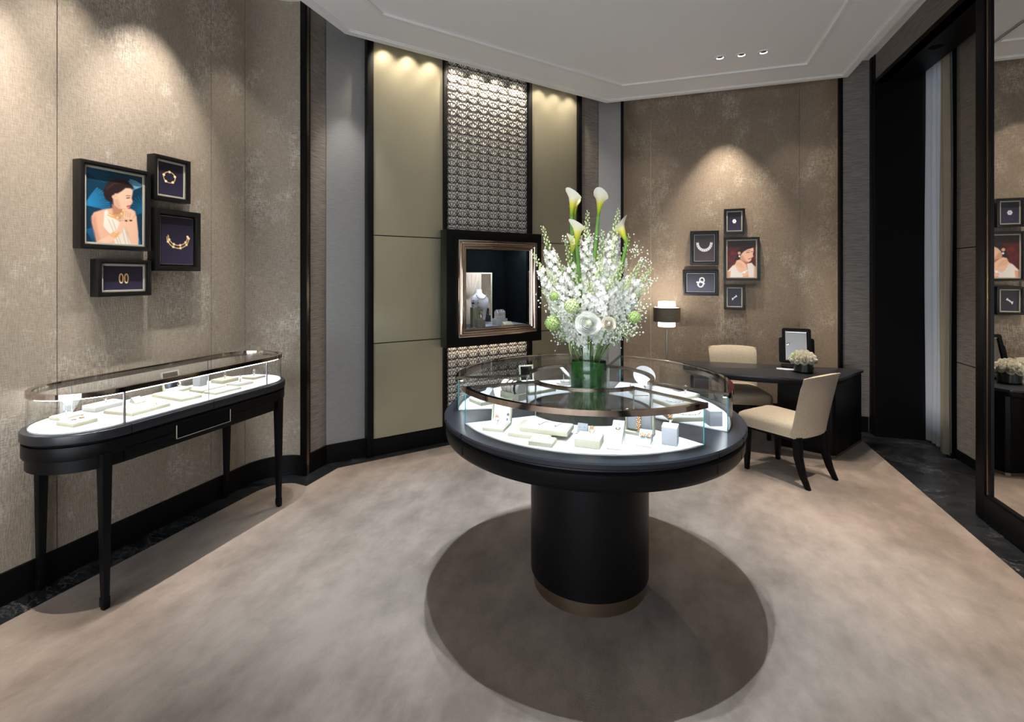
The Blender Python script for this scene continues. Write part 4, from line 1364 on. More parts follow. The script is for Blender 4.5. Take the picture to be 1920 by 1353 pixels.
# ------------------------------------------------------------------ console vitrine on the left wall
CX, CY0, CY1 = -2.645, 1.612, 2.500
def stadium(r, n=16, y0=CY0, y1=CY1, cx=CX):
    return arc(cx, y1, r, 0, 180, n) + arc(cx, y0, r, 180, 360, n)
def cloc(x, y, z=0.0):
    return (x - CX, y - (CY0 + CY1) / 2, z)
CC = ((CX, (CY0 + CY1) / 2))
CON = thing('console_vitrine', 'long black console table with a round-ended glass case against the left wall', 'display table', (CC[0], CC[1], 0))
T_ = Matrix.Translation((-CC[0], -CC[1], 0))
def cb(mb, name, mat, parent=CON, **kw):
    return mb.xf(T_).build(name, mat, parent, **kw)
cb(MB().prism(stadium(.228), .635, .70), 'lower_apron', 'black_satin', smooth=True, sharp=30)
cb(MB().prism(stadium(.240), .69, .752), 'apron', 'black_satin', bevel=.004)
cb(MB().prism(stadium(.230), .75, .765), 'reveal', 'black_matt', smooth=True, sharp=30)
cb(MB().prism(stadium(.245), .763, .806), 'deck', 'deck', bevel=.006, seg=3)
for y in (1.634, 2.069):
    cb(MB().box(-2.42, -2.3985, y - .0008, y + .0008, .765, .8065), 'deck_seam', 'black_matt')
cf_ = cb(MB().prism(stadium(.218), .806, .812), 'case_floor', 'case_floor', smooth=True, sharp=30)
cb(MB().ring(stadium(.222), stadium(.217), .806, .962), 'glass_wall', 'glass', smooth=True, sharp=30)
cb(MB().prism(stadium(.216), .972, .977), 'glass_top', 'glass_top', smooth=True, sharp=30)
cb(MB().ring(stadium(.226), stadium(.204), .9575, .981), 'rim', 'bronze', smooth=True, sharp=30)
cb(MB().ring(stadium(.215), stadium(.208), .953, .9565), 'led_strip', 'led')
cb(MB().ring(stadium(.2065), stadium(.204), .949, .963), 'rim_lip', 'bronze_dark', smooth=True, sharp=30)
for x, y, r in ((-2.428, 1.62, .0055), (-2.428, 2.06, .002), (-2.428, 2.47, .004), (-2.862, 1.66, .004), (-2.862, 2.42, .004)):
    cb(MB().tube([(x, y, .808), (x, y, .962)], r, 8), 'corner_post', 'chrome', smooth=True)
# drawer recess with pale outline on the front apron
XF = -2.399
cb(MB().box(XF - .010, XF + .0012, 1.853, 2.170, .668, .735), 'drawer', 'black_matt')
drw = bpy.data.objects['drawer']
for nm, bx in (('outline', (XF, XF + .004, 1.850, 2.173, .665, .668)), ('outline', (XF, XF + .004, 1.850, 1.853, .665, .735)), ('outline', (XF, XF + .004, 2.170, 2.173, .665, .735))):
    o = MB().box(*bx).xf(T_).build(nm, 'frame_cream', drw)
cb(MB().box(-2.47, -2.4, CY0, CY1, .645, .70), 'front_rail', 'black_satin', bevel=.003)
for x, y in ((-2.428, 1.535), (-2.428, 2.565), (-2.862, 1.535), (-2.862, 2.565)):
    a, b = .0215, .0125
    sx = 1 if x > CX else -1
    v = [(x - b + sx * .006, y - b, 0), (x + b + sx * .006, y - b, 0), (x + b + sx * .006, y + b, 0), (x - b + sx * .006, y + b, 0),
         (x - b + sx * .004, y - b, .05), (x + b + sx * .004, y - b, .05), (x + b + sx * .004, y + b, .05), (x - b + sx * .004, y + b, .05),
         (x - a, y - a, .70), (x + a, y - a, .70), (x + a, y + a, .70), (x - a, y + a, .70)]
    f = [(3, 2, 1, 0), (8, 9, 10, 11)]
    for L in (0, 4):
        f += [(L, L + 1, L + 5, L + 4), (L + 1, L + 2, L + 6, L + 5), (L + 2, L + 3, L + 7, L + 6), (L + 3, L, L + 4, L + 7)]
    mb = MB().add(v, f)
    lg = cb(mb, 'leg', 'black_satin', bevel=.002)
    cb(MB().box(x - b - .003 + sx * .004, x + b + .001 + sx * .006, y - b - .003, y + b + .001, .012, .055), 'foot_block', 'black_satin', parent=lg, bevel=.003)
def con(x, y, z=0.0):
    return (x, y, .812 + z)
RC = PI / 2
tray('watch_tray', 'cream tray carrying the wristwatch at the left end of the console case', con(-2.77, 1.585), RC + .02, .085, .10, .016)
watch('steel wristwatch with grey strap on the left tray of the console case', con(-2.77, 1.585, .0187), RC - .35)
tray('ring_tray', 'cream tray with two loose rings at the left end of the console case', con(-2.625, 1.545), RC, .10, .115, .018)
for dy, nm in ((-.015, 'silver hoop ring lying left on the tray of two rings'), (.018, 'rose gold hoop ring lying right on the tray of two rings')):
    o = MB().torus((0, 0, .0018), .009, .0018, 'z', 16, 5).build('ring', 'silver' if dy < 0 else 'gold', None, True)
    o.location = con(-2.625, 1.545 + dy, .0207)
    tag(o, nm, 'ring')
t = thing('white_ring_pad', 'raised white pad with a single ring in the console case', 'display block', con(-2.79, 1.765), RC)
MB().box(-.075, .075, -.05, .05, 0, .03).build('pad', 'pad', t, bevel=.006, seg=3)
ring('rose gold ring on the raised white pad in the console case', con(-2.79, 1.77, .03), RC, 'gold', False)
tray('necklace_tray', 'large cream tray with a gold station necklace in the console case', con(-2.60, 1.80), RC + .05, .20, .19, .016)
necklace('gold station necklace on the large tray in the console case', con(-2.585, 1.80, .0187), RC, .14, .07)
slant_card('console_earring_card', 'grey earring card on the back edge of the large console tray', con(-2.68, 1.85, .0187), RC, .045, .045, .03)
tray('chain_tray', 'cream tray with a row of five fine chains in the middle of the console case', con(-2.66, 2.055), RC - .12, .115, .27, .016)
for i in range(5):
    o = MB().torus((0, 0, .001), .010, .0009, 'z', 14, 4, .6, 5.2).build('chain', 'gold', None, True)
    o.location = con(-2.76 + .05 * i, 2.05 + .004 * i, .0187)
    tag(o, 'fine gold chain in the row of five on the console tray', 'necklace', 'five chains on the console tray')
mirror_box('console_mirror_box', 'open mirrored ring box with a ring, at the back of the console case', con(-2.80, 2.17), RC, .11, .09, .11)
ring('solitaire ring on the open mirrored box in the console case', con(-2.79, 2.17, .0165), RC, 'silver', False)
cube('console_grey_cube', 'pale grey cube behind the trays in the console case', con(-2.80, 2.315), RC + .1, .055, .075)
tray('console_tray_stack', 'cream tray with silver earrings right of the chain tray in the console case', con(-2.655, 2.245), RC - .08, .15, .115, .014)
tray('console_low_tray', 'plain cream tray at the front edge of the console case', con(-2.535, 2.245), RC - .05, .17, .10, .012)
t = thing('cream_ring_block', 'cream block with a solitaire ring toward the right end of the console case', 'display block', con(-2.75, 2.45), RC)
MB().box(-.06, .06, -.05, .05, 0, .022).build('block', 'cream', t, bevel=.0015)
ring('solitaire ring on the cream block toward the right end of the console case', con(-2.75, 2.45, .022), RC, 'silver', False)
tray('console_grey_tray', 'cream tray with grey pad and a ring near the right end of the console case', con(-2.585, 2.415), RC - .1, .12, .09, .012, 'grey_pad')
ring('small diamond ring on the grey padded tray of the console case', con(-2.60, 2.43, .0147), RC, 'silver', False)
tray('console_end_tray', 'cream tray with a silver flower ring at the right end of the console case', con(-2.665, 2.60), RC, .10, .10, .014)
ring('silver flower ring on the rightmost tray of the console case', con(-2.665, 2.60, .0165), RC, 'silver', True)

# ------------------------------------------------------------------ desk
DZ = .65
desk = thing('desk', 'black lacquer desk with slanted ends in front of the framed pictures', 'desk', (.75, 4.95, 0))
TD = Matrix.Translation((-.75, -4.95, 0))
top = [(-.11, 5.215), (-.13, 5.19), (-.06, 4.98), (.08, 4.80), (.24, 4.695), (.42, 4.63), (.62, 4.592), (.85, 4.575), (1.05, 4.575), (1.26, 4.597), (1.295, 4.612), (1.66, 5.16), (1.668, 5.19), (1.65, 5.215)]
MB().prism(top, DZ - .022, DZ).xf(TD).build('desk_top', 'deck', desk, bevel=.005)
MB().prism([(x + (.75 - x) * .02, y + (4.95 - y) * .03) for x, y in top], DZ - .055, DZ - .022).xf(TD).build('under_rail', 'black', desk, bevel=.004)
pr = [(.90, 4.770), (1.265, 4.628), (1.295, 4.635), (1.655, 5.19), (1.64, 5.21), (1.02, 5.21), (.90, 4.80)]
MB().prism(pr, .022, DZ - .05).xf(TD).build('pedestal', 'black_satin', desk, bevel=.006)
pl = [(.04, 4.86), (.20, 4.76), (.34, 4.80), (.30, 5.20), (-.09, 5.20), (-.10, 5.17)]
MB().prism(pl, .022, DZ - .05).xf(TD).build('pedestal', 'black_satin', desk, bevel=.006)
for p in (pr, pl):
    cx_ = sum(q[0] for q in p) / len(p)
    cy_ = sum(q[1] for q in p) / len(p)
    MB().prism([(q[0] + (cx_ - q[0]) * -.012, q[1] + (cy_ - q[1]) * -.012) for q in p], 0, .022).xf(TD).build('base_strip', 'bronze_brush', desk)
MB().box(.30, 1.02, 5.15, 5.17, .20, .24).xf(TD).build('stretcher', 'black_satin', desk)

# ------------------------------------------------------------------ chairs
def soft_block(name, sections, mat, parent, sub=2):
    """loft rectangular sections [(pts4)] with subdivision for upholstery"""
    bm = bmesh.new()
    rings = []
    for s_ in sections:
        rings.append([bm.verts.new(p) for p in s_])
    n = len(rings[0])
    for a, b in zip(rings[:-1], rings[1:]):
        for i in range(n):
            bm.faces.new((a[i], a[(i + 1) % n], b[(i + 1) % n], b[i]))
    bm.faces.new(rings[0][::-1])
    bm.faces.new(rings[-1])
    bmesh.ops.recalc_face_normals(bm, faces=bm.faces)
    cl = bm.edges.layers.float.new('crease_edge')
    o = from_bm(name, bm, mat, parent, True)
    md = o.modifiers.new('round', 'SUBSURF')
    md.levels = sub
    md.render_levels = sub
    return o

def rounded_rect(x0, x1, y0, y1, r, z, n=4, bulge=0.0):
    pts = []
    for cx_, cy_, a0 in ((x1 - r, y1 - r, 0), (x0 + r, y1 - r, 90), (x0 + r, y0 + r, 180), (x1 - r, y0 + r, 270)):
        for i in range(n + 1):
            a = (a0 + 90 * i / n) * D2R
            x, y = cx_ + r * math.cos(a), cy_ + r * math.sin(a)
            pts.append((x, y + (bulge * (1 - (x / max(abs(x0), x1)) ** 2) if y > (y0 + y1) / 2 else 0), z))
    return pts

def chair(label, loc, rot):
    t = thing('upholstered_chair', label, 'chair', loc, rot, 'beige chairs at the desk')
    # seat: wider and bowed at the front
    secs = []
    for z, sh in ((.338, .006), (.342, 0), (.395, 0), (.418, .006), (.434, .03), (.446, .075), (.450, .14)):
        q = []
        for (x, y, zz) in rounded_rect(-.215 + sh, .215 - sh, .07 + sh * .3, .535 - sh, .045, z, 4, .035):
            k = .91 + .12 * (y - .05) / .48
            q.append((x * k, y, zz))
        secs.append(q)
    v, f = [], []
    n = len(secs[0])
    for s_ in secs:
        v += s_
    for j in range(len(secs) - 1):
        f += [(j * n + i, j * n + (i + 1) % n, (j + 1) * n + (i + 1) % n, (j + 1) * n + i) for i in range(n)]
    f.append(tuple((len(secs) - 1) * n + i for i in range(n)))
    f.append(tuple(range(n - 1, -1, -1)))
    st = mesh('seat', v, f, 'linen', t, True, 50)
    # backrest: gently curved in plan, leaning back
    nx, nz = 14, 12
    v, f = [], []
    def bp(u, h, s_):
        x = (u - .5) * 2
        wd = .205 + .022 * h
        curve = .030 * x * x
        y = .045 - .085 * h ** 1.15 + curve + (.0 if s_ == 0 else .062 - .012 * h - .030 * (abs(x) ** 6) - .022 * max(0, h - .88) / .12)
        if s_ == 0:
            y += .012 * (abs(x) ** 8)
        z = .338 + .455 * h - (.012 * x * x * h)
        return (x * wd, y, z)
    for s_ in (0, 1):
        for j in range(nz + 1):
            for i in range(nx + 1):
                v.append(bp(i / nx, j / nz, s_))
    N = (nx + 1) * (nz + 1)
    for j in range(nz):
        for i in range(nx):
            a = j * (nx + 1) + i
            f.append((a, a + 1, a + nx + 2, a + nx + 1))
            f.append((N + a, N + a + nx + 1, N + a + nx + 2, N + a + 1))
    for i in range(nx):
        a = i
        f.append((a, N + a, N + a + 1, a + 1))
        a = nz * (nx + 1) + i
        f.append((a, a + 1, N + a + 1, N + a))
    for j in range(nz):
        a = j * (nx + 1)
        f.append((a, a + nx + 1, N + a + nx + 1, N + a))
        a = j * (nx + 1) + nx
        f.append((a, N + a, N + a + nx + 1, a + nx + 1))
    bk = mesh('backrest', v, f, 'linen', t, True, 55)
    edge = [bp(0, j / nz, 0) for j in range(nz + 1)] + [bp(i / nx, 1, 0) for i in range(1, nx + 1)] + [bp(1, 1 - j / nz, 0) for j in range(1, nz + 1)]
    MB().tube(edge, .0035, 6).build('piping', 'piping', bk, True)
    wl = [(p[0], p[1], .340) for p in secs[1]]
    MB().tube(wl + [wl[0]], .004, 6).build('piping', 'piping', st, True)
    for sx in (-1, 1):
        # front legs straight and tapered, rear legs swept back
        x, y = sx * .195, .455
        mb = MB()
        path = [((x, y, .345), .024), ((x + sx * .002, y, .17), .020), ((x + sx * .004, y, 0), .014)]
        path2 = [((sx * .165, .085, .345), .026), ((sx * .167, .075, .20), .024), ((sx * .172, .040, .08), .019), ((sx * .175, .0, 0), .015)]
        for pth in (path, path2):
            v, f = [], []
            for (c, r) in pth:
                v += [(c[0] - r, c[1] - r, c[2]), (c[0] + r, c[1] - r, c[2]), (c[0] + r, c[1] + r, c[2]), (c[0] - r, c[1] + r, c[2])]
            m_ = len(pth)
            for j in range(m_ - 1):
                f += [(j * 4 + i, j * 4 + (i + 1) % 4, j * 4 + 4 + (i + 1) % 4, j * 4 + 4 + i) for i in range(4)]
            f += [(3, 2, 1, 0), tuple((m_ - 1) * 4 + i for i in range(4))]
            bm_ = MB().add(v, f)
            bm_.f = [tuple(reversed(q)) for q in bm_.f]
            bm_.build('leg', 'black_satin', t, bevel=.004)
    MB().ring([(-.19, .08), (.19, .08), (.20, .47), (-.20, .47)], [(-.16, .11), (.16, .11), (.17, .44), (-.17, .44)], .315, .342).build('seat_rail', 'black_satin', t)
    return t
chair('beige linen chair seen from behind, in front of the desk', (1.043, 4.02, 0), 47.3 * D2R)
chair('beige linen chair tucked under the far side of the desk', (.60, 5.385, 0), (180 + 8) * D2R)

# ------------------------------------------------------------------ floor lamp behind the desk
lamp = thing('floor_lamp', 'slim floor lamp with a bronze band around its white drum shade', 'lamp', (-.03, 5.40, 0))
LZ = 1.5 - (612 - 516.76) * 5.15 / 916.57
MB().lathe([(.11, 0), (.11, .012), (.10, .018), (.014, .022), (.009, .03)], 32).build('base', 'nickel', lamp, True, 40)
MB().tube([(0, 0, .02), (0, 0, LZ - .03)], .0085, 12).build('pole', 'nickel', lamp, True)
MB().tube([(0, 0, LZ - .035), (0, 0, LZ + .005)], .008, 12, .016).build('neck', 'nickel', lamp, True)
MB().lathe([(.083, LZ), (.088, LZ + .002), (.088, LZ + .262), (.083, LZ + .264)], 40, cap=False).build('white_shade', 'lamp_white', lamp, True)
MB().lathe([(.082, LZ + .006), (.005, LZ + .006)], 40, cap=False).build('diffuser', 'lamp_white', lamp, True)
MB().lathe([(.135, LZ + .055), (.138, LZ + .056), (.138, LZ + .202), (.135, LZ + .203), (.133, LZ + .13)], 44, cap=False).build('bronze_band', 'lamp_bronze', lamp, True)
MB().lathe([(.137, LZ + .198), (.087, LZ + .199)], 44, cap=False).build('band_top', 'lamp_white', lamp, True)
pl_ = bpy.data.lights.new('lamp_bulb', 'POINT')
pl_.energy = 6
pl_.color = (1, .9, .78)
pl_.shadow_soft_size = .03
po = bpy.data.objects.new('lamp_bulb', pl_)
COL.objects.link(po)
po.location = (-.03, 5.40, LZ + .29)

# ------------------------------------------------------------------ desk mirror, paper, flower bowl
dm = thing('desk_mirror', 'black-framed tilting vanity mirror standing on the desk', 'mirror', (1.12, 5.10, DZ), -8 * D2R)
MB().prism(rounded_rect(-.13, .13, -.07, .09, .04, 0)[::1] and [(p[0], p[1]) for p in rounded_rect(-.13, .13, -.07, .09, .04, 0)], 0, .02).build('base', 'black_satin', dm, bevel=.004)
RM = Matrix.Translation((0, .02, .02)) @ Matrix.Rotation(-.30, 4, 'X')
back = [(p[0], p[1]) for p in rounded_rect(-.145, .145, .02, .26, .02, 0)]
MB().prism(back, -.022, -.008).xf(XZ).xf(RM).build('rear_panel', 'black_satin', dm, bevel=.003)
o_ = [(p[0], p[1]) for p in rounded_rect(-.118, .118, .015, .345, .018, 0)]
i_ = [(p[0], p[1]) for p in rounded_rect(-.094, .094, .039, .321, .004, 0)]
MB().ring(o_, i_, -.006, .018).xf(XZ).xf(RM).build('frame', 'black_satin', dm, True, 40)
MB().box(-.095, .095, -.010, .004, .038, .322).xf(RM).build('mirror_glass', 'mirror', dm)
bv = MB()
o2, i2 = ring_rect(-.094, .094, .039, .321, .012)
v = [(p[0], -.0105, p[1]) for p in o2] + [(p[0], -.0135, p[1]) for p in i2]
bv.add(v, [(0, 1, 5, 4), (1, 2, 6, 5), (2, 3, 7, 6), (3, 0, 4, 7)]).xf(RM).build('bevel_edge', 'mirror', dm)

o = MB().box(-.075, .075, -.04, .04, 0, .004).build('paper_card', 'grey_pad', None)
o.location = (1.005, 4.985, DZ)
o.rotation_euler = (0, 0, -.1)
tag(o, 'pale card lying on the desk beside the rose bowl', 'card')

bowl = thing('rose_bowl', 'low round glass bowl lined with dark leaves on the desk', 'bowl', (1.125, 4.905, DZ))
MB().lathe([(.075, 0), (.078, .006), (.078, .085), (.0745, .085), (.0745, .008), (.001, .008)], 40).build('glass', 'vase_glass', bowl, True, 40)
MB().lathe([(.071, .010), (.072, .078), (.01, .079)], 32).build('leaf_wrap', pmat('dark_leaf_wrap', (.008, .022, .008), .4), bowl, True)

def rose_mesh(name, r, layers, mat):
    """layered cupped petals"""
    mb = MB()
    rnd = random.Random(int(r * 1e5))
    mb.ball((0, 0, r * .30), r * .24, 8, 6)
    for L in range(layers):
        q = (L + 1) / layers                      # 0 inner .. 1 outer
        rr = r * (.16 + .84 * q ** 1.1)
        top = r * (.62 - .62 * q ** 1.6)          # rim height
        bot = -r * .30
        npet = 3 + L
        for k in range(npet):
            a0 = 2 * PI * (k + .5 * (L % 2)) / npet + rnd.uniform(-.2, .2)
            w_ = 3.1 * PI / npet / 2
            wob = rnd.uniform(-.05, .05) * r
            v = []
            for j in range(4):
                h = j / 3
                for i in range(5):
                    e = abs(i / 4 - .5) * 2
                    a = a0 + (i / 4 - .5) * 2 * w_
                    rad = rr * (.45 + .55 * math.sin(h * PI / 2)) * (1 - (1 - q) * .35 * h * h) + wob * h - .06 * r * e * e
                    zz = bot * (1 - h) + top * h ** .8 - .16 * r * h * e * e
                    v.append((rad * math.cos(a), rad * math.sin(a), zz))
            mb.add(v, [(j * 5 + i, j * 5 + i + 1, (j + 1) * 5 + i + 1, (j + 1) * 5 + i) for j in range(3) for i in range(4)])
    me = bpy.data.meshes.new(name)
    me.from_pydata(mb.v, [], mb.f)
    for p in me.polygons:
        p.use_smooth = True
    me.materials.append(M[mat])
    return me
rose_me = rose_mesh('white_rose', .034, 5, 'petal_cream')
k = 0
for (n_, el) in ((11, 8), (10, 32), (7, 56), (3, 78)):
    for i in range(n_):
        a = 2 * PI * (i + .37 * (k % 3)) / n_
        e = (el + random.uniform(-5, 5)) * D2R
        d = Vector((math.cos(a) * math.cos(e), math.sin(a) * math.cos(e), math.sin(e)))
        o = bpy.data.objects.new('white_rose', rose_me)
        COL.objects.link(o)
        o.location = (1.125 + d.x * .098, 4.905 + d.y * .098, DZ + .098 + d.z * .082)
        o.rotation_euler = d.to_track_quat('Z', 'Y').to_euler()
        s_ = random.uniform(.85, 1.08)
        o.scale = (s_, s_, s_)
        tag(o, 'white rose in the dome of roses on the desk', 'rose', 'white roses in the desk bowl')
    k += 1
gb = MB()
for i in range(34):
    a, e = random.uniform(PI * 1.0, PI * 1.25), random.uniform(.1, .9)
    rr = .112
    gb.ball((math.cos(a) * math.cos(e) * rr, math.sin(a) * math.cos(e) * rr, .10 + math.sin(e) * .09), .0055, 6, 4)
o = gb.build('green_filler_bud', 'bud', None, True)
o.location = (1.125, 4.905, DZ)
tag(o, 'cluster of pale green buds among the roses on the desk', 'buds', kind='stuff')

# ------------------------------------------------------------------ curtains in the niche
def curtain(name, label, y0, y1, x, amp, waves, mat, hem=None):
    v, f = [], []
    n, mz = 64, 10
    for j in range(mz + 1):
        z = .02 + (TOP - .04) * j / mz
        for i in range(n + 1):
            u = i / n
            sway = .012 * math.sin(j * .7 + u * 5)
            v.append((x + amp * math.sin(u * waves * 2 * PI + .3 * j / mz) + amp * .4 * math.sin(u * waves * 4.7 + 1.0), y0 + (y1 - y0) * u + sway, z))
    for j in range(mz):
        for i in range(n):
            a = j * (n + 1) + i
            f.append((a, a + 1, a + n + 2, a + n + 1))
    t = thing(name, label, 'curtain', (0, 0, 0))
    o = mesh('cloth', v, f, mat, t, True)
    md = o.modifiers.new('thick', 'SOLIDIFY')
    md.thickness = .003
    if hem:
        vv = [(p[0] - .003, p[1], p[2]) for p in v[:n + 1]] + [(p[0] - .003, p[1], p[2] + .11) for p in v[:n + 1]]
        ff = [(i, i + 1, n + 2 + i, n + 1 + i) for i in range(n)]
        h = mesh('hem', vv, ff, hem, t, True)
    return t
curtain('sheer_curtain', 'floor-length sheer white curtain in the dark niche', 4.99, 5.40, 2.225, .014, 4, 'curtain_sheer', 'curtain_beige')
curtain('beige_curtain', 'floor-length beige curtain beside the sheer in the dark niche', 4.93, 5.04, 2.185, .014, 2, 'curtain_beige')

# ------------------------------------------------------------------ tall flower arrangement
VX, VY, VZ = -.378, 2.40, .8475
vase = thing('glass_vase', 'tall clear cylinder vase lined with dark green leaves on the round table', 'vase', (VX, VY, VZ))
MB().lathe([(.094, 0), (.097, .004), (.097, .326), (.0935, .326), (.0935, .012), (.001, .012)], 56).build('glass', 'vase_glass', vase, True, 40)
wr = MB()
for i, (z0, z1, a0) in enumerate(((.02, .15, 0), (.10, .235, 2.1), (.045, .20, 4.2))):
    n = 30
    v = []
    for j in range(5):
        h = j / 4
        for q in range(n + 1):
            u = q / n
            a = a0 + u * 4.6
            wv = math.sin(u * PI) ** .6
            zz = (z0 + z1) / 2 + (h - .5) * (z1 - z0) * wv * 1.15 + .03 * (u - .5)
            v.append(((.0885 - .0012 * i) * math.cos(a), (.0885 - .0012 * i) * math.sin(a), zz))
    wr.add(v, [(j * (n + 1) + q, j * (n + 1) + q + 1, (j + 1) * (n + 1) + q + 1, (j + 1) * (n + 1) + q) for j in range(4) for q in range(n)])
wr.build('wrapped_leaf', 'vase_leaf', vase, True)
MB().lathe([(.0845, .014), (.0845, .235)], 48, cap=False).build('leaf_lining', 'vase_leaf', vase, True)
MB().lathe([(.092, .248), (.001, .248)], 40, cap=False).build('water_surface', 'water', vase, True)

# arrangement frame: a = to the viewer's right, b = away from the viewer, z up
CA, SA = math.cos(.31197), math.sin(.31197)
def bq(a, b, z):
    return Vector((VX + a * CA - b * SA * 1.0 - 0, VY + a * SA * 1.0 + b * CA, z))
def px(x, y, b=0.0):
    """photo measure -> arrangement frame (2.62 mm per pixel at the vase)"""
    k = (2.39 + b) / 916.57
    return bq((x - 1105) * k, b, 1.5 - (y - 516.76) * k)

def smooth_path(pts, n=10):
    P = [Vector(p) for p in pts]
    if len(P) == 3:
        out = []
        for i in range(n + 1):
            t = i / n
            out.append(P[0] * (1 - t) ** 2 + P[1] * 2 * t * (1 - t) + P[2] * t * t)
        return out
    return P

def floret(mb, c, d, r, rnd):
    """five-petalled open flower facing d"""
    d = d.normalized()
    ref = Vector((0, 0, 1)) if abs(d.z) < .9 else Vector((1, 0, 0))
    e1 = d.cross(ref).normalized()
    e2 = d.cross(e1)
    ph = rnd.random() * 6
    for i in range(5):
        a = ph + i * 2 * PI / 5
        u = e1 * math.cos(a) + e2 * math.sin(a)
        s = e1 * -math.sin(a) + e2 * math.cos(a)
        cup = rnd.uniform(.15, .5)
        v = [c, c + u * r * .45 + s * r * .40 + d * r * cup * .3, c + u * r * .90 + s * r * .30 + d * r * cup * .9, c + u * r * 1.02 + d * r * cup,
             c + u * r * .90 - s * r * .30 + d * r * cup * .9, c + u * r * .45 - s * r * .40 + d * r * cup * .3]
        mb.add(v, [(0, 1, 2, 3), (0, 3, 4, 5)])

def spire(label, base, mid, tip, nf, rmax, seed, group='white delphinium spires in the tall vase', start=.34):
    rnd = random.Random(seed)
    path = smooth_path([base, mid, tip], 16)
    root = thing('delphinium_spire', label, 'flower', base, 0, group)
    off = Vector(base)
    P = [p - off for p in path]
    MB().tube(P, .0028, 6, .0012).build('stem', 'stem_pale', root, True)
    fl_, bd, tw = MB(), MB(), MB()
    nf = int(nf * 1.3)
    for i in range(nf):
        t = start + (1 - start) * (i + rnd.random() * .6) / nf
        k = min(15.999, t * 16)
        j = int(k)
        p = P[j].lerp(P[j + 1], k - j)
        ax = (P[j + 1] - P[j]).normalized()
        ref = Vector((1, 0, 0)) if abs(ax.x) < .8 else Vector((0, 1, 0))
        e1 = ax.cross(ref).normalized()
        e2 = ax.cross(e1)
        a = i * 2.4 + rnd.random() * .5
        d = e1 * math.cos(a) + e2 * math.sin(a)
        fall = 1 - ((t - start) / (1 - start)) ** 1.6
        rad = .010 + (rmax - .010) * fall
        c = p + d * rad + ax * .006
        if t < .80:
            floret(fl_, c, d + ax * .3, .0160 * (.65 + .45 * fall), rnd)
            if rnd.random() < .7:
                floret(fl_, c + d * .005 + ax * .008 + e1 * rnd.uniform(-.008, .008), d + ax * .1, .0125, rnd)
        else:
            bd.ball(c - d * rad * .3, .0042 * (.7 + .6 * (1 - t) / .2), 6, 4, 1.3)
            tw.tube([p, c - d * rad * .3], .0006, 3)
    tag(fl_.build('florets', 'petal', root), kind='stuff')
    if bd.v:
        tag(bd.build('buds', 'bud', root, True), kind='stuff')
        tw.build('bud_stalks', 'stem_pale', root)
    return root

def mouth(a, b=0.0):
    return bq(a, b, VZ + .27)
SP = [  # tip px, depth, mid px, florets, radius, label
    ((1018, 424), .00, (1050, 540), 64, .036, 'white delphinium spire leaning to the upper left with pale green buds'),
    ((998, 474), -.03, (1045, 560), 52, .032, 'white stock spire bending furthest to the left'),
    ((1106, 396), .05, (1100, 520), 70, .038, 'white delphinium spire standing upright between the two tallest callas'),
    ((1164, 392), .04, (1140, 520), 70, .040, 'white delphinium spire rising tall at the right with a budded tip'),
    ((1222, 502), -.02, (1170, 570), 56, .034, 'white stock spire bending furthest to the right'),
]
for i, (tp, b, md, nf, rm, lb) in enumerate(SP):
    spire(lb, mouth((tp[0] - 1105) * .0006, b * .3), px(md[0], md[1], b), px(tp[0], tp[1], b), nf, rm, 11 + i)
FILL = [((1060, 452), -.05, 70, .046), ((1128, 432), -.06, 84, .050), ((1155, 442), -.03, 80, .050), ((1088, 446), .06, 70, .048), ((1184, 440), .05, 70, .046), ((1030, 476), .06, 66, .044),
        ((1120, 480), -.12, 74, .050), ((1160, 492), -.11, 74, .050), ((1075, 500), -.11, 66, .046), ((1204, 488), .0, 64, .044), ((1024, 508), -.06, 64, .044), ((1110, 428), .12, 70, .046),
        ((1042, 585), -.05, 50, .040), ((1172, 588), -.05, 50, .040), ((1070, 598), -.13, 46, .040), ((1145, 596), -.13, 46, .040), ((1112, 586), -.13, 46, .040), ((1190, 560), .04, 50, .040), ((1030, 560), .05, 50, .040),
        ((1180, 520), -.08, 66, .046), ((1044, 480), -.02, 70, .048), ((1140, 520), -.14, 64, .048), ((1098, 530), -.14, 56, .044), ((1205, 540), -.05, 56, .042), ((1018, 545), -.02, 56, .042)]
for i, (tp, b, nf, rm) in enumerate(FILL):
    spire('white delphinium spire in the dense middle of the tall arrangement', mouth((tp[0] - 1105) * .0006, b * .4), px((tp[0] + 1105) / 2, min(600, 580 + max(0, tp[1] - 540)), b * .8), px(tp[0], tp[1], b), nf, rm, 40 + i, start=.22)

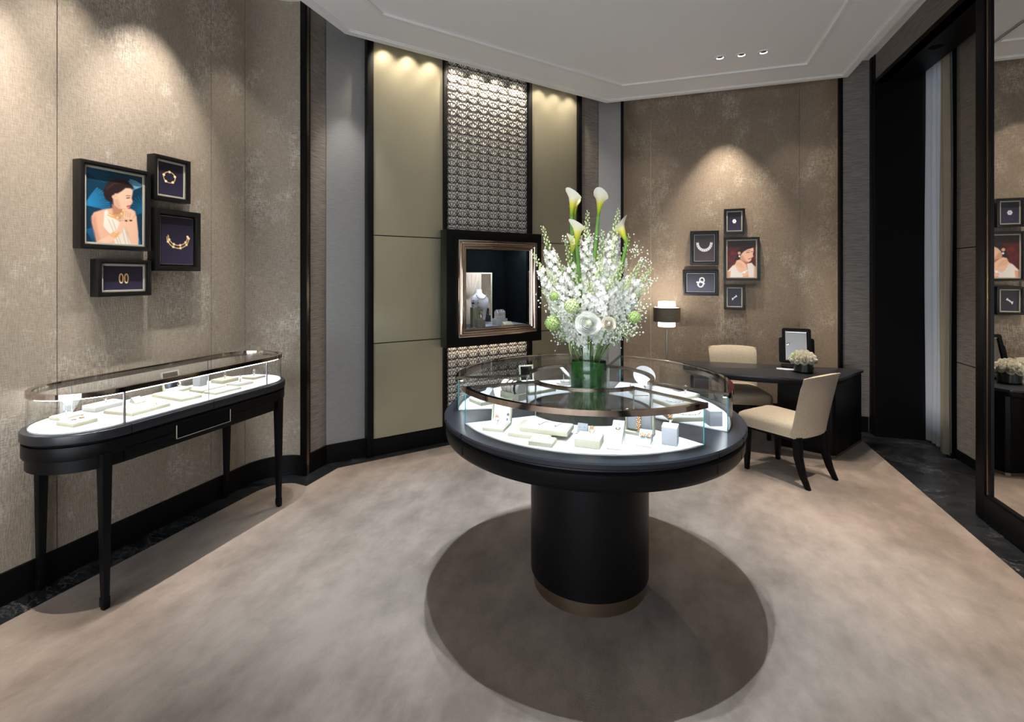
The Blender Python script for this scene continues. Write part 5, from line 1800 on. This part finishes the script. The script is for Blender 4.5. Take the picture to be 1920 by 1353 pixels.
def calla(label, neck, up, face, stem_pts, s=1.0, group='white calla lilies'):
    """funnel spathe; neck = where stem meets the flower"""
    root = thing('calla_lily', label, 'flower', neck, 0, group)
    up = Vector(up).normalized()
    face = (Vector(face) - up * Vector(face).dot(up)).normalized()
    side = up.cross(face)
    R = Matrix((side, face, up)).transposed().to_4x4()
    v, f = [], []
    nt_, na = 14, 26
    for j in range(nt_ + 1):
        t = j / nt_
        for i in range(na):
            a = 2 * PI * i / na            # a=0 -> tip side (-face = back)
            tipw = (.5 + .5 * math.cos(a)) ** 1.6
            r = (.0075 + .0225 * t ** 1.7 + .008 * max(0, t - .8) / .2) * s
            z = (.098 * t + .034 * tipw * t ** 3 - .016 * (1 - tipw) * t ** 4) * s
            curl = .014 * tipw * max(0, (t - .7) / .3) ** 2 * s
            y = -(r + curl) * math.cos(a)
            x = r * math.sin(a) * .92
            v.append((x, y, z))
    for j in range(nt_):
        for i in range(na):
            f.append((j * na + i, j * na + (i + 1) % na, (j + 1) * na + (i + 1) % na, (j + 1) * na + i))
    sp = mesh('spathe', v, f, 'calla', root, True)
    sp.rotation_euler = R.to_euler()
    md = MB().tube([(0, 0, .015 * s), (0, -.002, .06 * s)], .0045 * s, 8, .003 * s).build('spadix', 'spadix', root, True)
    md.rotation_euler = R.to_euler()
    P = [Vector(p) - Vector(neck) for p in stem_pts]
    MB().tube(smooth_path(P, 10), .0105 * s, 8, .0078 * s).build('stem', 'stem', root, True)
    return root
def cal(label, nk, up, face, mid, b, a0, s=1.0):
    n = px(*nk, b)
    calla(label, n, up, face, [bq(a0, 0, VZ + .24), px(*mid, b * .7), n + Vector(up).normalized() * .004], s)
R_, B_ = Vector((CA, SA, 0)), Vector((-SA, CA, 0))
UP = Vector((0, 0, 1))
cal('calla lily standing tallest at the left of the arrangement', (1072, 405), UP + R_ * .30, -B_ * .8 - R_ * .6, (1074, 520), .0, -.02, 1.08)
cal('calla lily standing tall at the centre, left of the budded spire', (1124, 405), UP + R_ * .16, -B_ * .9 - R_ * .4, (1112, 520), .02, .01, 1.05)
cal('low open calla lily below the tallest one, with a thick arching stem', (1074, 462), UP + R_ * .22, -B_ * .7 - R_ * .7, (1082, 560), -.14, -.01, 1.0)
cal('yellow-green calla lily turned sideways at the upper right', (1177, 455), UP + R_ * .42, -B_ * .3 + R_ * .9, (1160, 540), .01, .04, 1.0)
cal('small calla lily mostly hidden at the left behind the low one', (1070, 480), UP - R_ * .35, B_ * .5 - R_ * .8, (1084, 550), -.02, -.02, .8)
cal('small calla lily peeking out behind the tallest one', (1080, 410), UP + R_ * .30, B_ * .6 + R_ * .7, (1082, 500), .03, .0, .75)

# baby's breath: uncountable
rnd = random.Random(21)
gy, gs = MB(), MB()
clusters = [(1068, 448, 26), (1100, 450, 20), (1135, 455, 26), (1190, 470, 34), (1205, 490, 30), (1050, 560, 30), (1025, 545, 18), (1045, 615, 44), (1065, 632, 40), (1145, 610, 44), (1165, 590, 44), (1180, 570, 40),
            (1200, 545, 30), (1215, 525, 20), (1150, 635, 40), (1110, 628, 30), (1040, 520, 20), (1130, 585, 30), (1190, 600, 24), (1080, 580, 24), (1085, 636, 40), (1125, 636, 40), (1055, 600, 40), (1035, 590, 30), (1178, 620, 36), (1160, 615, 40), (1060, 535, 24), (1200, 515, 30), (1105, 618, 40), (1140, 625, 40), (1160, 600, 40), (1048, 632, 36), (1195, 575, 30), (1022, 575, 24)]
o0 = Vector((VX, VY, VZ))
for x, y, n in clusters:
    b0 = rnd.uniform(-.16, -.04) if y > 570 else rnd.uniform(-.10, .02)
    cen = px(x, y, b0) - o0
    root_ = bq((x - 1105) * .0007, -.01, VZ + .26) - o0
    gs.tube(smooth_path([root_, (root_ + cen) / 2 + Vector((0, 0, .03)), cen], 6), .0012, 4, .0007)
    for i in range(n):
        c = cen + Vector((rnd.gauss(0, .024), rnd.gauss(0, .024), rnd.gauss(0, .024)))
        gy.ball(c, rnd.uniform(.0026, .0045), 6, 4)
        gs.tube([cen + (c - cen) * .15 - Vector((0, 0, .012)), c], .0004, 3, cap=False)
o = gy.build('babys_breath', 'petal', None, True)
o.location = o0
tag(o, "tiny white baby's breath blossoms scattered through the tall arrangement", 'flower', kind='stuff')
gs.build('fine_stems', 'stem_pale', o)

# ranunculus, rose, snowball clusters, variegated leaves
rn = thing('ranunculus', 'large white ranunculus with green heart low at the front of the arrangement', 'flower', px(1090, 607, -.21))
fd = (-B_ * .95 + UP * .35).normalized()
me = rose_mesh('petals', .058, 8, 'petal')
po_ = link('petals', me, None, rn)
po_.rotation_euler = fd.to_track_quat('Z', 'Y').to_euler()
hb = MB()
for i in range(26):
    a, r = i * 2.4, .0032 * math.sqrt(i)
    hb.ball((r * math.cos(a), r * math.sin(a), .026 - r * .5), .0042, 6, 4)
ho = hb.build('green_heart', 'petal_green', rn, True)
ho.rotation_euler = po_.rotation_euler
MB().tube([Vector((0, 0, 0)), bq(0, 0, VZ + .2) - Vector(rn.location)], .004, 6).build('stem', 'stem', rn, True)
rs = thing('cream_rose', 'cream ranunculus bloom right of the large white one', 'flower', px(1129, 607, -.205))
me = rose_mesh('petals', .034, 7, 'petal_cream')
po_ = link('petals', me, None, rs)
po_.rotation_euler = fd.to_track_quat('Z', 'Y').to_euler()
MB().tube([Vector((0, 0, 0)), bq(.01, 0, VZ + .2) - Vector(rs.location)], .004, 6).build('stem', 'stem', rs, True)
for x, y, b, r, lb in ((1029, 605, -.12, .034, 'green snowball bloom at the lower left edge of the arrangement'), (1034, 556, -.09, .022, 'green snowball bloom above the lower left one'),
                       (1062, 574, -.17, .034, 'pale green snowball bloom left above the large ranunculus'), (1184, 595, -.12, .028, 'lime green snowball bloom low at the right of the arrangement')):
    c = px(x, y, b)
    t = thing('snowball_bloom', lb, 'flower', c)
    mb = MB()
    rr_ = random.Random(x)
    for i in range(90):
        z = 1 - 2 * (i + .5) / 90
        a = i * 2.39996
        d = Vector((math.sqrt(1 - z * z) * math.cos(a), math.sqrt(1 - z * z) * math.sin(a), z))
        floret(mb, d * r * rr_.uniform(.86, 1.0), d, r * .25, rr_)
    tag(mb.build('florets', 'petal_green' if x != 1062 else 'bud', t), kind='stuff')
    MB().ball((0, 0, 0), r * .8, 10, 7).build('core', 'leaf', t, True)
    MB().tube(smooth_path([Vector((0, 0, 0)), (bq((x - 1105) * .001, 0, VZ + .32) - c), bq((x - 1105) * .0006, 0, VZ + .22) - c], 8), .0025, 6).build('stem', 'stem', t, True)
def leaf(label, base, mid, tip, w_):
    P = smooth_path([base, mid, tip], 10)
    o_ = P[0]
    t = thing('variegated_leaf', label, 'leaf', o_, 0, 'striped leaves at the vase mouth')
    for nm, wd, mt, dz in (('blade', w_, 'leaf_edge', 0), ('green_stripe', w_ * .55, 'leaf', .0008)):
        v = []
        for i, p in enumerate(P):
            u = i / 10
            d = (P[min(i + 1, 10)] - P[max(i - 1, 0)]).normalized()
            s_ = d.cross(-B_).normalized()
            ww = wd * math.sin(PI * (.08 + .92 * u)) ** .7 if u < 1 else 0
            for q in (-1, 0, 1):
                v.append(p - o_ + s_ * ww * q - B_ * (dz + (.002 if q == 0 else 0)))
        mesh(nm, v, [(i * 3 + q, i * 3 + q + 1, i * 3 + q + 4, i * 3 + q + 3) for i in range(10) for q in (0, 1)], mt, t, True)
leaf('striped leaf arching furthest to the right over the vase', px(1135, 640, -.05), px(1172, 598, -.06), px(1184, 636, -.07), .0085)
leaf('striped leaf drooping right below the longest one', px(1138, 642, -.06), px(1165, 612, -.08), px(1176, 642, -.09), .0085)
leaf('short striped leaf hanging over the right rim of the vase', px(1140, 643, -.04), px(1158, 625, -.05), px(1157, 654, -.06), .007)
leaf('striped leaf curling out at the left rim of the vase', px(1078, 636, -.06), px(1056, 624, -.06), px(1050, 642, -.07), .010)
leaf('narrow striped leaf hanging down outside the left of the vase', px(1074, 640, -.08), px(1060, 634, -.09), px(1066, 668, -.10), .0075)
leaf('pale striped leaf pointing up left through the baby\'s breath', px(1092, 640, -.08), px(1070, 620, -.10), px(1060, 590, -.10), .007)
